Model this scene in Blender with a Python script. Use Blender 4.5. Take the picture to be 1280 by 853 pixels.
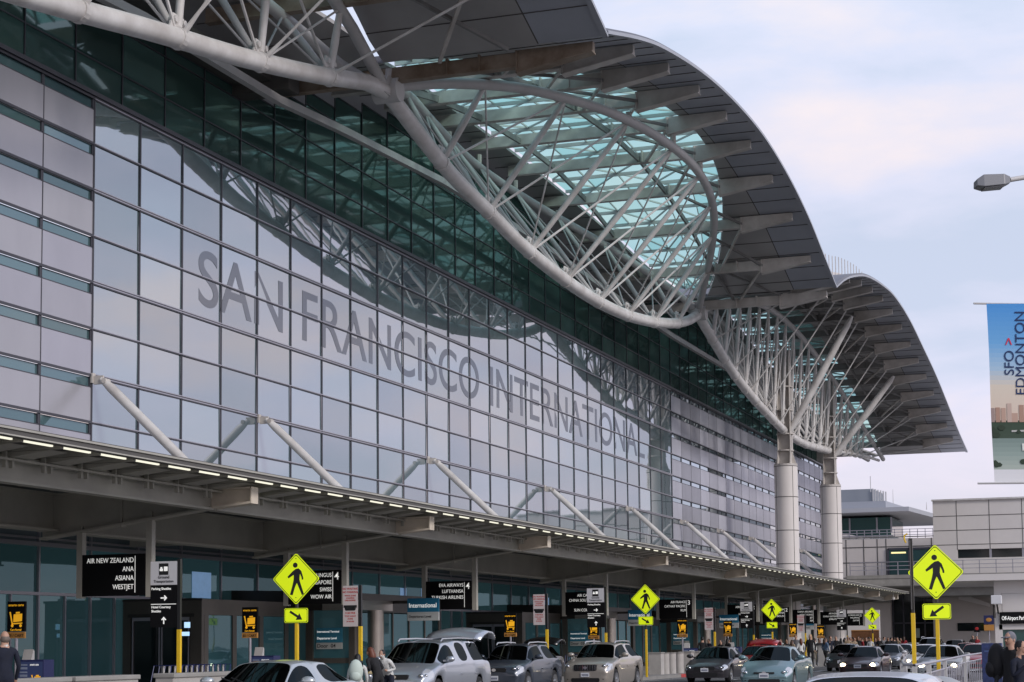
import bpy, bmesh, math, random
from mathutils import Vector, Matrix, noise
random.seed(7)
sc = bpy.context.scene
for o in list(bpy.data.objects): bpy.data.objects.remove(o)
C = sc.collection

# ------------------------------------------------------------------ camera
# world axes: X runs along the kerb away from the camera, Y towards the terminal, Z up. Road surface z = 0
F = 2300.0; PPX, PPY = 640.0, 599.0
EYE = 1.6
d1 = Vector((812, 199, F)).normalized()
du = Vector((-255, -25599, F)); du = (du - d1 * du.dot(d1)).normalized()
dy = du.cross(d1)
if dy.x > 0: dy = -dy
cam = bpy.data.cameras.new('camera'); co = bpy.data.objects.new('camera', cam); C.objects.link(co)
R_ = Vector((d1.x, dy.x, du.x)); D_ = Vector((d1.y, dy.y, du.y)); W_ = Vector((d1.z, dy.z, du.z))
M = Matrix.Identity(4)
for i in range(3):
    M[i][0] = R_[i]; M[i][1] = -D_[i]; M[i][2] = -W_[i]
M[2][3] = EYE
co.matrix_world = M
cam.sensor_width = 36; cam.sensor_fit = 'HORIZONTAL'; cam.lens = F / 1280 * 36
cam.shift_y = (PPY - 426.5) / 1280
cam.clip_start = 0.2; cam.clip_end = 6000
sc.camera = co
def ray(x, y):
    d = Vector((x - PPX, y - PPY, F)); return Vector((d.dot(d1), d.dot(dy), d.dot(du)))
def at(x, D, z=0.0):                       # a spot on the ground D metres into the view
    r = ray(x, 805.6 - .00996 * (x - 640)); return Vector((D / F * r.x, D / F * r.y, z))

# ------------------------------------------------------------------ world: evening sky, mostly cloud
w = bpy.data.worlds.new('World'); sc.world = w; w.use_nodes = True
nt = w.node_tree; N = nt.nodes; Lk = nt.links; N.clear()
out = N.new('ShaderNodeOutputWorld'); bg = N.new('ShaderNodeBackground'); bg.inputs[1].default_value = 0.1
sky = N.new('ShaderNodeTexSky'); sky.sky_type = 'NISHITA'; sky.sun_disc = False
SUN_EL, SUN_AZ = math.radians(28), math.radians(200)
sky.sun_elevation = SUN_EL; sky.sun_rotation = SUN_AZ
tc = N.new('ShaderNodeTexCoord'); sep = N.new('ShaderNodeSeparateXYZ'); Lk.new(tc.outputs['Generated'], sep.inputs[0])
mp = N.new('ShaderNodeMapping'); mp.inputs['Scale'].default_value = (1.3, 1.3, 4.2); mp.inputs['Location'].default_value = (.6, .2, .35); Lk.new(tc.outputs['Generated'], mp.inputs[0])
nz = N.new('ShaderNodeTexNoise'); nz.inputs['Scale'].default_value = 3.1; nz.inputs['Detail'].default_value = 7; nz.inputs['Roughness'].default_value = .52
nz.inputs['Distortion'].default_value = .25
Lk.new(mp.outputs[0], nz.inputs['Vector'])
rg = N.new('ShaderNodeValToRGB'); Lk.new(sep.outputs['Z'], rg.inputs[0])           # colour of the cloud sheet by height
e = rg.color_ramp.elements
e[0].position = 0.0; e[0].color = (.72, .63, .64, 1)
e[1].position = 1.0; e[1].color = (.40, .44, .56, 1)
for p, c in ((.07, (.69, .63, .68)), (.14, (.62, .62, .72)), (.21, (.60, .605, .70)), (.33, (.60, .635, .74)), (.5, (.47, .53, .68))):
    q = e.new(p); q.color = c + (1,)
rc = N.new('ShaderNodeValToRGB'); Lk.new(nz.outputs[0], rc.inputs[0])              # thick and thin places of the sheet
e = rc.color_ramp.elements
e[0].position = .38; e[0].color = (.77, .85, .92, 1); e[1].position = .64; e[1].color = (1.20, 1.06, .96, 1)
q = e.new(.5); q.color = (.95, .96, 1.01, 1)
mul = N.new('ShaderNodeMix'); mul.data_type = 'RGBA'; mul.blend_type = 'MULTIPLY'; mul.inputs[0].default_value = 1
Lk.new(rg.outputs[0], mul.inputs[6]); Lk.new(rc.outputs[0], mul.inputs[7])
sca = N.new('ShaderNodeVectorMath'); sca.operation = 'SCALE'; sca.inputs['Scale'].default_value = 10.2; Lk.new(mul.outputs[2], sca.inputs[0])
mx = N.new('ShaderNodeMix'); mx.data_type = 'RGBA'; mx.inputs[0].default_value = .96
Lk.new(sky.outputs[0], mx.inputs[6]); Lk.new(sca.outputs[0], mx.inputs[7])
Lk.new(mx.outputs[2], bg.inputs[0]); Lk.new(bg.outputs[0], out.inputs[0])
sl = bpy.data.lights.new('sun', 'SUN'); sl.energy = 1.5; sl.angle = math.radians(14); sl.color = (1, .93, .88)
so = bpy.data.objects.new('sun', sl); C.objects.link(so)
sd = Vector((-.35, -.80, math.tan(SUN_EL) * .87))
so.rotation_euler = sd.to_track_quat('Z', 'Y').to_euler()
sky.sun_rotation = math.atan2(sd.x, sd.y)
sc.view_settings.view_transform = 'Standard'; sc.view_settings.look = 'None'
sc.view_settings.exposure = 0.40; sc.view_settings.gamma = 1
sc.render.resolution_x = 1024; sc.render.resolution_y = 682
sc.render.engine = 'CYCLES'
sc.cycles.max_bounces = 7; sc.cycles.glossy_bounces = 4; sc.cycles.transparent_max_bounces = 12

# ------------------------------------------------------------------ materials
MATS = {}
def mat(name, col, rough=.5, metal=0, emit=None, es=0, var=0, vs=1.0, bump=0, spec=None, coat=0, stretch=(1, 1, 1), dirt=None):
    if name in MATS: return MATS[name]
    m = bpy.data.materials.new(name); m.use_nodes = True; n = m.node_tree.nodes; l = m.node_tree.links
    b = n['Principled BSDF']; b.inputs['Base Color'].default_value = (*col, 1); b.inputs['Roughness'].default_value = rough; b.inputs['Metallic'].default_value = metal
    if spec is not None: b.inputs['Specular IOR Level'].default_value = spec
    if coat: b.inputs['Coat Weight'].default_value = coat; b.inputs['Coat Roughness'].default_value = .06
    if emit: b.inputs['Emission Color'].default_value = (*emit, 1); b.inputs['Emission Strength'].default_value = es
    if var or bump or dirt:
        t = n.new('ShaderNodeTexCoord'); mpn = n.new('ShaderNodeMapping'); mpn.inputs['Scale'].default_value = stretch
        l.new(t.outputs['Object'], mpn.inputs[0])
        z = n.new('ShaderNodeTexNoise'); z.inputs['Scale'].default_value = vs; z.inputs['Detail'].default_value = 6; z.inputs['Roughness'].default_value = .6
        l.new(mpn.outputs[0], z.inputs['Vector'])
        if var or dirt:
            r = n.new('ShaderNodeValToRGB'); r.color_ramp.elements[0].position = .3; r.color_ramp.elements[1].position = .7
            lo = dirt if dirt else tuple(c * (1 - var) for c in col)
            r.color_ramp.elements[0].color = (*lo, 1); r.color_ramp.elements[1].color = (*(min(1, c * (1 + var)) for c in col), 1)
            l.new(z.outputs[0], r.inputs[0]); l.new(r.outputs[0], b.inputs['Base Color'])
        if bump:
            bp = n.new('ShaderNodeBump'); bp.inputs['Strength'].default_value = bump; bp.inputs['Distance'].default_value = .02
            l.new(z.outputs[0], bp.inputs['Height']); l.new(bp.outputs[0], b.inputs['Normal'])
    MATS[name] = m; return m
def mirror_glass(name, base, tint, fac, rough=.02, vs=.15, warp=.17):
    m = bpy.data.materials.new(name); m.use_nodes = True; n = m.node_tree.nodes; l = m.node_tree.links
    n.remove(n['Principled BSDF'])
    d = n.new('ShaderNodeBsdfDiffuse'); g = n.new('ShaderNodeBsdfGlossy'); x = n.new('ShaderNodeMixShader')
    g.inputs['Roughness'].default_value = rough; g.inputs['Color'].default_value = (*tint, 1)
    t = n.new('ShaderNodeTexCoord'); z = n.new('ShaderNodeTexNoise'); z.inputs['Scale'].default_value = vs; z.inputs['Detail'].default_value = 5
    mpn = n.new('ShaderNodeMapping'); mpn.inputs['Scale'].default_value = (1, 1, .5); l.new(t.outputs['Object'], mpn.inputs[0]); l.new(mpn.outputs[0], z.inputs['Vector'])
    r = n.new('ShaderNodeValToRGB'); r.color_ramp.elements[0].color = (*(c * .8 for c in base), 1); r.color_ramp.elements[1].color = (*(c * 1.2 for c in base), 1)
    l.new(z.outputs[0], r.inputs[0])
    at_ = n.new('ShaderNodeAttribute'); at_.attribute_name = 'pane'; 
    mm = n.new('ShaderNodeMix'); mm.data_type = 'RGBA'; mm.blend_type = 'MULTIPLY'; mm.inputs[0].default_value = 1
    l.new(r.outputs[0], mm.inputs[6]); l.new(at_.outputs['Color'], mm.inputs[7]); l.new(mm.outputs[2], d.inputs['Color'])
    fr = n.new('ShaderNodeLayerWeight'); fr.inputs[0].default_value = .25
    ma = n.new('ShaderNodeMath'); ma.operation = 'MULTIPLY_ADD'; ma.inputs[1].default_value = .35; ma.inputs[2].default_value = fac; ma.use_clamp = True
    l.new(fr.outputs['Fresnel'], ma.inputs[0]); l.new(ma.outputs[0], x.inputs[0])
    gm = n.new('ShaderNodeMix'); gm.data_type = 'RGBA'; gm.blend_type = 'MULTIPLY'; gm.inputs[0].default_value = .55; gm.inputs[6].default_value = (*tint, 1)
    l.new(at_.outputs['Color'], gm.inputs[7]); l.new(gm.outputs[2], g.inputs['Color'])
    zb = n.new('ShaderNodeTexNoise'); zb.inputs['Scale'].default_value = .45; zb.inputs['Detail'].default_value = 2; l.new(t.outputs['Object'], zb.inputs['Vector'])
    bp = n.new('ShaderNodeBump'); bp.inputs['Strength'].default_value = warp; bp.inputs['Distance'].default_value = .02; l.new(zb.outputs[0], bp.inputs['Height']); l.new(bp.outputs[0], g.inputs['Normal'])
    l.new(d.outputs[0], x.inputs[1]); l.new(g.outputs[0], x.inputs[2]); l.new(x.outputs[0], n['Material Output'].inputs[0])
    MATS[name] = m; return m
def mirror_glass_glow(name, *a):  # mirror glass plus a faint teal glow added to brighten the opaque panes
    m = mirror_glass(name, *a); n = m.node_tree.nodes; l = m.node_tree.links
    o_ = n['Material Output']; src = o_.inputs[0].links[0].from_socket
    e_ = n.new('ShaderNodeEmission'); ad = n.new('ShaderNodeAddShader'); at_ = n.new('ShaderNodeAttribute'); at_.attribute_name = 'pane'
    mm = n.new('ShaderNodeMix'); mm.data_type = 'RGBA'; mm.blend_type = 'MULTIPLY'; mm.inputs[0].default_value = 1; mm.inputs[6].default_value = (.28, .62, .70, 1)
    l.new(at_.outputs['Color'], mm.inputs[7]); l.new(mm.outputs[2], e_.inputs[0]); e_.inputs[1].default_value = .018
    l.new(src, ad.inputs[0]); l.new(e_.outputs[0], ad.inputs[1]); l.new(ad.outputs[0], o_.inputs[0]); return m
fritted = mirror_glass('fritted_glass', (.125, .185, .20), (.86, .87, .92), .44, .02)
dkglass = mirror_glass('dark_green_glass', (.042, .085, .078), (.56, .68, .64), .16, .04)
shopglass = mirror_glass_glow('glowing_storefront_glass', (.030, .085, .10), (.44, .64, .70), .12, .015)
ribg = mirror_glass('ribbon_teal_glass', (.07, .13, .14), (.55, .68, .74), .22, .03)
stripglass = mirror_glass('strip_glass', (.03, .05, .055), (.80, .88, .95), .55, .01)
panelm = mirror_glass('lilac_metal_panel', (.34, .335, .37), (.77, .77, .84), .20, .25, .5)
perfm = mirror_glass('perforated_grey_panel', (.36, .365, .41), (.72, .72, .80), .20, .22, .6)
pale_frost = mirror_glass('pale_frosted_strip', (.22, .27, .30), (.7, .76, .82), .2, .1)
mull = mat('mullion_metal', (.07, .07, .085), .4, .4)
mullw = mat('mullion_bright', (.42, .41, .46), .35, .5)
steel = mat('white_painted_steel', (.69, .68, .67), .42, 0, var=.08, vs=.8, dirt=(.50, .475, .455))
steel2 = mat('grey_painted_steel', (.50, .49, .485), .5, 0, var=.1, vs=.6)
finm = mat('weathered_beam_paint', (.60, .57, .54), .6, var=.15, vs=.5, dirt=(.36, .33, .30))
find = mat('shaded_weathered_beam', (.22, .22, .215), .65, var=.2, vs=.5, dirt=(.14, .135, .13))  # shade under the roof put into the weathered beam colour
finrust = mat('rust_streaked_beam_paint', (.36, .30, .24), .65, vs=.9, dirt=(.17, .115, .075))
soff = mat('soffit_panel', (.35, .34, .335), .5, 0, var=.12, vs=.25)
soff2 = mat('roof_edge_panel', (.36, .38, .43), .45, .1, var=.12, vs=.2)
roofm = mat('roof_metal', (.15, .15, .17), .5, .2)
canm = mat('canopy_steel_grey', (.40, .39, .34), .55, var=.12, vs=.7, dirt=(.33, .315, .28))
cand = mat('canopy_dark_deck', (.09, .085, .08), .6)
canl = mat('bracket_beige', (.62, .55, .46), .6, var=.1, vs=2)
dkmetal = mat('dark_bronze_metal', (.060, .055, .050), .4, .5, var=.15, vs=.8)
brz = mat('bronze_cladding', (.13, .115, .10), .38, .5, var=.15, vs=.6)
steelc = mat('brushed_steel_cladding', (.42, .38, .34), .3, .8, var=.1, vs=1.5)
black = mat('sign_black', (.004, .004, .005), .6, spec=.2)
blackm = mat('black_paint', (.012, .012, .013), .35)
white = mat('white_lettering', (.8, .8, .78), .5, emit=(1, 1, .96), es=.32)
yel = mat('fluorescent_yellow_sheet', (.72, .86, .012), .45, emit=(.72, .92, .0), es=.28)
yelp = mat('yellow_post_paint', (.80, .52, .015), .45, var=.08, vs=6)
conc = mat('pale_concrete', (.42, .40, .375), .8, var=.12, vs=2, bump=.3)
concd = mat('grey_concrete', (.30, .29, .27), .85, var=.15, vs=1, bump=.3)
beige = mat('beige_cladding', (.56, .51, .475), .7, var=.06, vs=.3)
beigel = mat('light_beige_cladding', (.70, .66, .635), .6, var=.05, vs=.3)
joint = mat('dark_joint', (.09, .085, .08), .8)
asph = mat('asphalt', (.085, .085, .087), .85, var=.25, vs=.6, bump=.4)
walk = mat('sidewalk_concrete', (.26, .25, .235), .85, var=.15, vs=.8, bump=.3)
redp = mat('red_kerb_paint', (.42, .05, .045), .6, var=.2, vs=3)
linep = mat('road_line_paint', (.62, .62, .60), .6, var=.2, vs=4)
lamp_e = mat('light_strip_tube', (.8, .8, .7), .4, emit=(1, .96, .78), es=.75)
lettm = mirror_glass('etched_lettering', (.115, .125, .145), (.58, .62, .70), .20, .04)
glassb = mat('green_window', (.03, .09, .085), .08, .2)
navy = mat('navy_panel', (.018, .024, .10), .5)
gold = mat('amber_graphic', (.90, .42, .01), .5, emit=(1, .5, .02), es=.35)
dkwin = mat('dark_window', (.012, .018, .02), .06, .1)
def sky_glass():
    m = bpy.data.materials.new('skylight_glass'); m.use_nodes = True; n = m.node_tree.nodes; l = m.node_tree.links
    n.remove(n['Principled BSDF'])
    t = n.new('ShaderNodeBsdfTransparent'); t.inputs[0].default_value = (.58, .86, .79, 1)
    d = n.new('ShaderNodeBsdfTranslucent'); d.inputs[0].default_value = (.30, .62, .58, 1)
    x = n.new('ShaderNodeMixShader'); at_ = n.new('ShaderNodeAttribute'); at_.attribute_name = 'pane'
    sp = n.new('ShaderNodeSeparateColor'); l.new(at_.outputs['Color'], sp.inputs[0]); l.new(sp.outputs[0], x.inputs[0])
    l.new(t.outputs[0], x.inputs[1]); l.new(d.outputs[0], x.inputs[2]); l.new(x.outputs[0], n['Material Output'].inputs[0])
    return m
skyg = sky_glass()

# ------------------------------------------------------------------ helpers
class MB:
    def __init__(s): s.v = []; s.f = []; s.mi = []; s.c = []; s.m = 0; s.col = (1, 1, 1)
    def face(s, idx): s.f.append(idx); s.mi.append(s.m); s.c.append(s.col)
    def quad(s, a, b, c, d):
        k = len(s.v); s.v += [tuple(a), tuple(b), tuple(c), tuple(d)]; s.face((k, k + 1, k + 2, k + 3))
    def poly(s, pts):
        k = len(s.v); s.v += [tuple(p) for p in pts]; s.face(tuple(range(k, k + len(pts))))
    def box(s, x0, x1, y0, y1, z0, z1):
        k = len(s.v)
        s.v += [(x0, y0, z0), (x1, y0, z0), (x1, y1, z0), (x0, y1, z0), (x0, y0, z1), (x1, y0, z1), (x1, y1, z1), (x0, y1, z1)]
        for f in ((0, 3, 2, 1), (4, 5, 6, 7), (0, 1, 5, 4), (1, 2, 6, 5), (2, 3, 7, 6), (3, 0, 4, 7)): s.face(tuple(k + i for i in f))
    def prism(s, pts, vec):                       # closed outline swept along vec
        k = len(s.v); n = len(pts); vec = Vector(vec)
        s.v += [tuple(p) for p in pts] + [tuple(Vector(p) + vec) for p in pts]
        s.face(tuple(range(k + n - 1, k - 1, -1))); s.face(tuple(range(k + n, k + 2 * n)))
        for i in range(n):
            j = (i + 1) % n; s.face((k + i, k + j, k + n + j, k + n + i))
    def bar(s, a, b, w, h, up=(0, 0, 1)):          # rectangular bar
        a = Vector(a); b = Vector(b); d = (b - a).normalized(); u = Vector(up)
        sd_ = d.cross(u)
        if sd_.length < 1e-4: sd_ = d.cross(Vector((1, 0, 0)))
        sd_.normalize(); u = sd_.cross(d)
        p = [a + sd_ * (w / 2 * i) + u * (h / 2 * j) for i, j in ((-1, -1), (1, -1), (1, 1), (-1, 1))]
        s.prism(p, b - a)
    def tube(s, pts, r, n=10, caps=True):
        pts = [Vector(p) for p in pts]; rs = r if isinstance(r, (list, tuple)) else [r] * len(pts)
        k = len(s.v); u = None
        for i, p in enumerate(pts):
            d = (pts[min(i + 1, len(pts) - 1)] - pts[max(i - 1, 0)]).normalized()
            if u is None:
                u = d.orthogonal().normalized()
            u = (u - d * u.dot(d)).normalized(); v = d.cross(u)
            for j in range(n):
                a = 2 * math.pi * j / n; s.v.append(tuple(p + (u * math.cos(a) + v * math.sin(a)) * rs[i]))
        for i in range(len(pts) - 1):
            for j in range(n):
                a = k + i * n + j; b = k + i * n + (j + 1) % n; s.face((a, b, b + n, a + n))
        if caps:
            s.face(tuple(k + n - 1 - j for j in range(n))); s.face(tuple(k + (len(pts) - 1) * n + j for j in range(n)))
    def lathe(s, prof, c=(0, 0, 0), n=24, axis='Z'):
        k = len(s.v); c = Vector(c)
        for r, z in prof:
            for j in range(n):
                a = 2 * math.pi * j / n
                p = Vector((r * math.cos(a), r * math.sin(a), z)) if axis == 'Z' else Vector((r * math.cos(a), z, r * math.sin(a)))
                s.v.append(tuple(c + p))
        for i in range(len(prof) - 1):
            for j in range(n):
                a = k + i * n + j; b = k + i * n + (j + 1) % n; s.face((a, b, b + n, a + n))
    def ball(s, c, rx, ry, rz, n=12, m=8):
        k = len(s.v); c = Vector(c)
        for i in range(m + 1):
            t = math.pi * i / m
            for j in range(n):
                a = 2 * math.pi * j / n
                s.v.append((c.x + rx * math.sin(t) * math.cos(a), c.y + ry * math.sin(t) * math.sin(a), c.z + rz * math.cos(t)))
        for i in range(m):
            for j in range(n):
                a = k + i * n + j; b = k + i * n + (j + 1) % n; s.face((a, b, b + n, a + n))
    def build(s, name, mats, parent=None, smooth=False, bevel=0):
        me = bpy.data.meshes.new(name); me.from_pydata(s.v, [], s.f)
        for m_ in (mats if isinstance(mats, (list, tuple)) else [mats]): me.materials.append(m_)
        me.polygons.foreach_set('material_index', s.mi)
        if smooth: me.polygons.foreach_set('use_smooth', [True] * len(s.f))
        at_ = me.color_attributes.new('pane', 'FLOAT_COLOR', 'CORNER')
        vals = []
        for p in me.polygons: vals += list((*s.c[p.index], 1)) * p.loop_total
        at_.data.foreach_set('color', vals)
        me.update(); me.validate()
        o = bpy.data.objects.new(name, me); C.objects.link(o)
        if smooth:
            me.set_sharp_from_angle(angle=math.radians(40))
        if bevel:
            bv = o.modifiers.new('b', 'BEVEL'); bv.width = bevel; bv.segments = 2; bv.limit_method = 'ANGLE'
        if parent: o.parent = parent
        return o
def tag(o, label=None, cat=None, group=None, kind=None):
    if label: o['label'] = label
    if cat: o['category'] = cat
    if group: o['group'] = group
    if kind: o['kind'] = kind
    return o
def thing(name, label, cat, loc=(0, 0, 0), rz=0, group=None):
    o = bpy.data.objects.new(name, None); C.objects.link(o); o.location = loc; o.rotation_euler = (0, 0, rz)
    o.empty_display_size = .3
    return tag(o, label, cat, group)
def text(name, s, size, m, parent, loc, align='LEFT', face='-X', bold=0, sx=1, ext=.004, rot=None):
    cu = bpy.data.curves.new(name, 'FONT'); cu.body = s; cu.size = size; cu.align_x = align; cu.extrude = ext; cu.offset = bold
    o = bpy.data.objects.new('tmp', cu); C.objects.link(o); bpy.context.view_layer.update()
    dg = bpy.context.evaluated_depsgraph_get(); me = bpy.data.meshes.new_from_object(o.evaluated_get(dg), depsgraph=dg)
    bpy.data.objects.remove(o); me.materials.clear(); me.materials.append(m)
    t = bpy.data.objects.new(name, me); C.objects.link(t)
    # reading direction / upright / normal
    if face == '-X': r = Matrix(((0, 0, -1), (-1, 0, 0), (0, 1, 0)))
    elif face == '-Y': r = Matrix(((1, 0, 0), (0, 0, -1), (0, 1, 0)))
    mw = r.to_4x4()
    if rot: mw = mw @ Matrix.Rotation(rot, 4, 'Z')
    mw = Matrix.Translation(Vector(loc)) @ mw @ Matrix.Diagonal((sx, 1, 1, 1))
    t.matrix_world = mw
    if parent: t.parent = parent
    return t
def lerp(a, b, t): return a + (b - a) * t
def interp(tab, x):
    if x <= tab[0][0]: return tab[0][1]
    for (a, va), (b, vb) in zip(tab, tab[1:]):
        if x <= b: return lerp(va, vb, (x - a) / (b - a))
    return tab[-1][1]
def crv(tab, x):                                    # smooth (Catmull-Rom) interpolation
    if x <= tab[0][0]: return tab[0][1]
    if x >= tab[-1][0]: return tab[-1][1]
    for i in range(len(tab) - 1):
        if x <= tab[i + 1][0]:
            x0, y0 = tab[i]; x1, y1 = tab[i + 1]; h = x1 - x0
            m0 = (y1 - tab[i - 1][1]) / (x1 - tab[i - 1][0]) if i > 0 else (y1 - y0) / h
            m1 = (tab[i + 2][1] - y0) / (tab[i + 2][0] - x0) if i + 2 < len(tab) else (y1 - y0) / h
            t = (x - x0) / h
            return (2*t**3-3*t**2+1)*y0 + (t**3-2*t**2+t)*h*m0 + (-2*t**3+3*t**2)*y1 + (t**3-t**2)*h*m1

# ------------------------------------------------------------------ ground, road, pavement
def sheet(name, m, x0, x1, y0, y1, z, n=1):
    b = MB(); b.quad((x0, y0, z), (x1, y0, z), (x1, y1, z), (x0, y1, z)); o = b.build(name, m); tag(o, kind='structure'); return o
sheet('ground', mat('apron_concrete', (.20, .195, .185), .85, var=.2, vs=.05), -1500, 3500, -2500, 2500, -.004)
sheet('road', asph, -60, 420, -14, 21.2, 0)
b = MB(); b.box(-40, 330, 21.2, 36.5, 0, .15); tag(b.build('sidewalk', walk), kind='structure')
b = MB(); b.box(31, 82, -2, 6.3, 0.001, .15); tag(b.build('median_island', walk), kind='structure')
b = MB()
for k in range(40):
    for y in (10.0, 13.8, 17.4):
        if (k % 3) != 1: b.quad((10 + k * 6, y - .06, .004), (12.8 + k * 6, y - .06, .004), (12.8 + k * 6, y + .06, .004), (10 + k * 6, y + .06, .004))
for k in range(16): b.quad((99 + 0, 6.6 + k * .9, .004), (102.5, 6.6 + k * .9, .004), (102.5, 7.05 + k * .9, .004), (99, 7.05 + k * .9, .004))
b.quad((60, 20.6, .004), (130, 20.6, .004), (130, 20.72, .004), (60, 20.72, .004))
tag(b.build('road_markings', linep), kind='structure')
b = MB()
b.box(84, 97, 21.19, 21.36, .001, .154); b.quad((84, 20.75, .006), (95, 20.75, .006), (95, 21.15, .006), (84, 21.15, .006))
tag(b.build('kerb_red_paint', redp), kind='structure')

# ------------------------------------------------------------------ terminal building
term = thing('terminal_building', 'huge airport terminal with sloping glass wall lettering and three arched roofs', 'terminal', (55, 34.8, 0))
TL = Matrix.Translation(Vector((-55, -34.8, 0)))
def tb(mb, name, mats, parent=term, smooth=False, bevel=0):      # build in world coordinates under the terminal
    o = mb.build(name, mats, None, smooth, bevel); o.parent = parent
    off = Vector((0, 0, 0)); p = parent
    while p: off += p.location; p = p.parent
    o.data.transform(Matrix.Translation(-off)); return o
H0 = 34.8; WP = 3.115; VP = 1.645; S0 = 55.05; ZT = 20.95
rows = [ZT - VP * k for k in range(0, 10)]          # 20.95 .. 6.1
def pane(b, x0, x1, y, z0, z1, tilt=.0025, cv=.12):
    t = random.uniform(-tilt, tilt); u = random.uniform(-tilt, tilt)
    c = 1 + random.uniform(-cv, cv); b.col = (c, c, c * random.uniform(.97, 1.03))
    dx = (x1 - x0) * t / 2; dz = (z1 - z0) * u / 2
    b.quad((x0, y + dx - dz, z0), (x1, y - dx - dz, z0), (x1, y - dx + dz, z1), (x0, y + dx + dz, z1)); b.col = (1, 1, 1)
npan = 26; S1 = S0 + npan * WP                     # end of the big glass field
gl = MB()
for i in range(npan):
    for j in range(9): pane(gl, S0 + i * WP, S0 + (i + 1) * WP, H0, rows[j + 1], rows[j], .006, .2)
glaz = tb(gl, 'glass_wall', fritted)
m_ = MB(); m2 = MB()
for i in range(npan + 1): m_.box(S0 + i * WP - .036, S0 + i * WP + .036, H0 - .05, H0 - .012, rows[9], ZT)
for j in range(10):
    if j % 2 == 0:
        m_.box(S0, S1, H0 - .05, H0 - .011, rows[j] - .085, rows[j] - .05); m2.box(S0 - .01, S1 + .01, H0 - .06, H0 - .012, rows[j] - .045, rows[j] - .005)
        m_.box(S0, S1, H0 - .05, H0 - .011, rows[j] + .0, rows[j] + .03); m2.box(S0 - .01, S1 + .01, H0 - .06, H0 - .012, rows[j] + .035, rows[j] + .07)
    else:
        m_.box(S0, S1, H0 - .05, H0 - .011, rows[j] - .045, rows[j] - .005); m2.box(S0 - .01, S1 + .01, H0 - .06, H0 - .012, rows[j], rows[j] + .035)
tb(m_, 'mullion_grid', mull, glaz); tb(m2, 'transom_rail', mullw, glaz)
# metal clad bay to the left
pl = MB(); ps = MB(); pj = MB()
XL = S0 - 12 * WP
for i in range(12):
    a = XL + i * WP; c = a + WP
    for j in range(9):
        zt = rows[j]; zb_ = rows[j + 1]
        pane(pl, a + .015, c - .015, H0 - .02, zb_ + .02, zt - .42, .001, .05)
        pane(ps, a + .05, c - .12, H0 + .04, zt - .42, zt - .05, .002, .2)
    pj.box(a - .02, a + .02, H0 - .035, H0 + .05, rows[9], ZT)
    for j in range(9): pj.box(c - .12, c, H0 - .03, H0 + .045, rows[j] - .42, rows[j] - .05)
pw = tb(pl, 'metal_panel_wall', panelm); tb(ps, 'ribbon_window', ribg, pw)
for j in range(10):
    pj.box(XL, S0 - .02, H0 - .07, H0 - .021, rows[j] - .05, rows[j] + .04)
    if j < 9: pj.box(XL, S0 - .02, H0 - .03, H0 + .045, rows[j] - .435, rows[j] - .405)
tb(pj, 'panel_trim', mull, pw)
# clad bay to the right
pl = MB(); ps = MB(); pj = MB(); nr = 22; SE = S1 + nr * WP
for i in range(nr):
    a = S1 + i * WP
    tone = random.choice([.82, .92, 1, 1, 1.08, 1.15])
    for j in range(9):
        zt = rows[j]; zb_ = rows[j + 1]
        pl.col = (tone * random.uniform(.93, 1.07),) * 3
        pl.quad((a, H0 - .02, zb_ + .0), (a + WP, H0 - .02, zb_), (a + WP, H0 - .02, zt - .36), (a, H0 - .02, zt - .36))
        for q in range(1):
            pane(ps, a + .04, a + WP - .04, H0 + .03, zt - .36, zt, .006, .3)
    pj.box(a - .018, a + .018, H0 - .03, H0 + .04, rows[9], ZT - .002)
pw2 = tb(pl, 'perforated_panel_wall', perfm); tb(ps, 'ribbon_window', stripglass, pw2)
for j in range(10):
    pj.box(S1, SE, H0 - .05, H0 - .021, rows[j] - .03, rows[j] + .03); 
    if j < 9: pj.box(S1, SE, H0 - .04, H0 + .03, rows[j] - .375, rows[j] - .35)
tb(pj, 'panel_trim', mull, pw2)
b = MB(); b.box(SE, SE + .5, H0 - .25, 70, 0, 26.0); b.box(SE - .15, SE + .1, H0 - .3, H0 - .051, 0, ZT + .3); tb(b, 'end_wall', beigel)
# ledge between lower wall and the recessed upper glass
HU = 35.6
b = MB(); b.box(XL, SE, H0 - .15, HU + .05, ZT + .045, ZT + .20); tb(b, 'ledge', mull)

# roof profiles (height of the soffit along the kerb direction)
CEN = [(67.6, 25.5), (72.4, 26.75), (76.4, 27.6), (84, 28.7), (91, 29.25), (98, 29.35), (105, 28.8), (111.5, 27.75), (116.5, 26.5), (121.6, 25.2)]
FLK = [(121.6, 25.2), (125, 26.3), (129, 27.3), (135.6, 28.55), (144.5, 29.45), (151, 29.75), (160, 29.4), (169.2, 28.4), (180.2, 27.05), (192, 25.1), (200, 23.75), (209, 22.5)]
LFT = [(189.2 - a, z + .15) for a, z in reversed(FLK)]
def roofz(s):
    if s < 67.6: return crv(LFT, s)
    if s < 121.6: return crv(CEN, s)
    return crv(FLK, s)
A_, B_ = 68.5, 122.8                               # hinges
YC = 29.3
def lens(s): return math.sin(math.pi * min(max((s - A_) / (B_ - A_), 0), 1))
def ynear(s): return YC - 6.1 * lens(s)
def yfar(s): return YC + 5.0 * lens(s)
YE = 19.55
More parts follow.
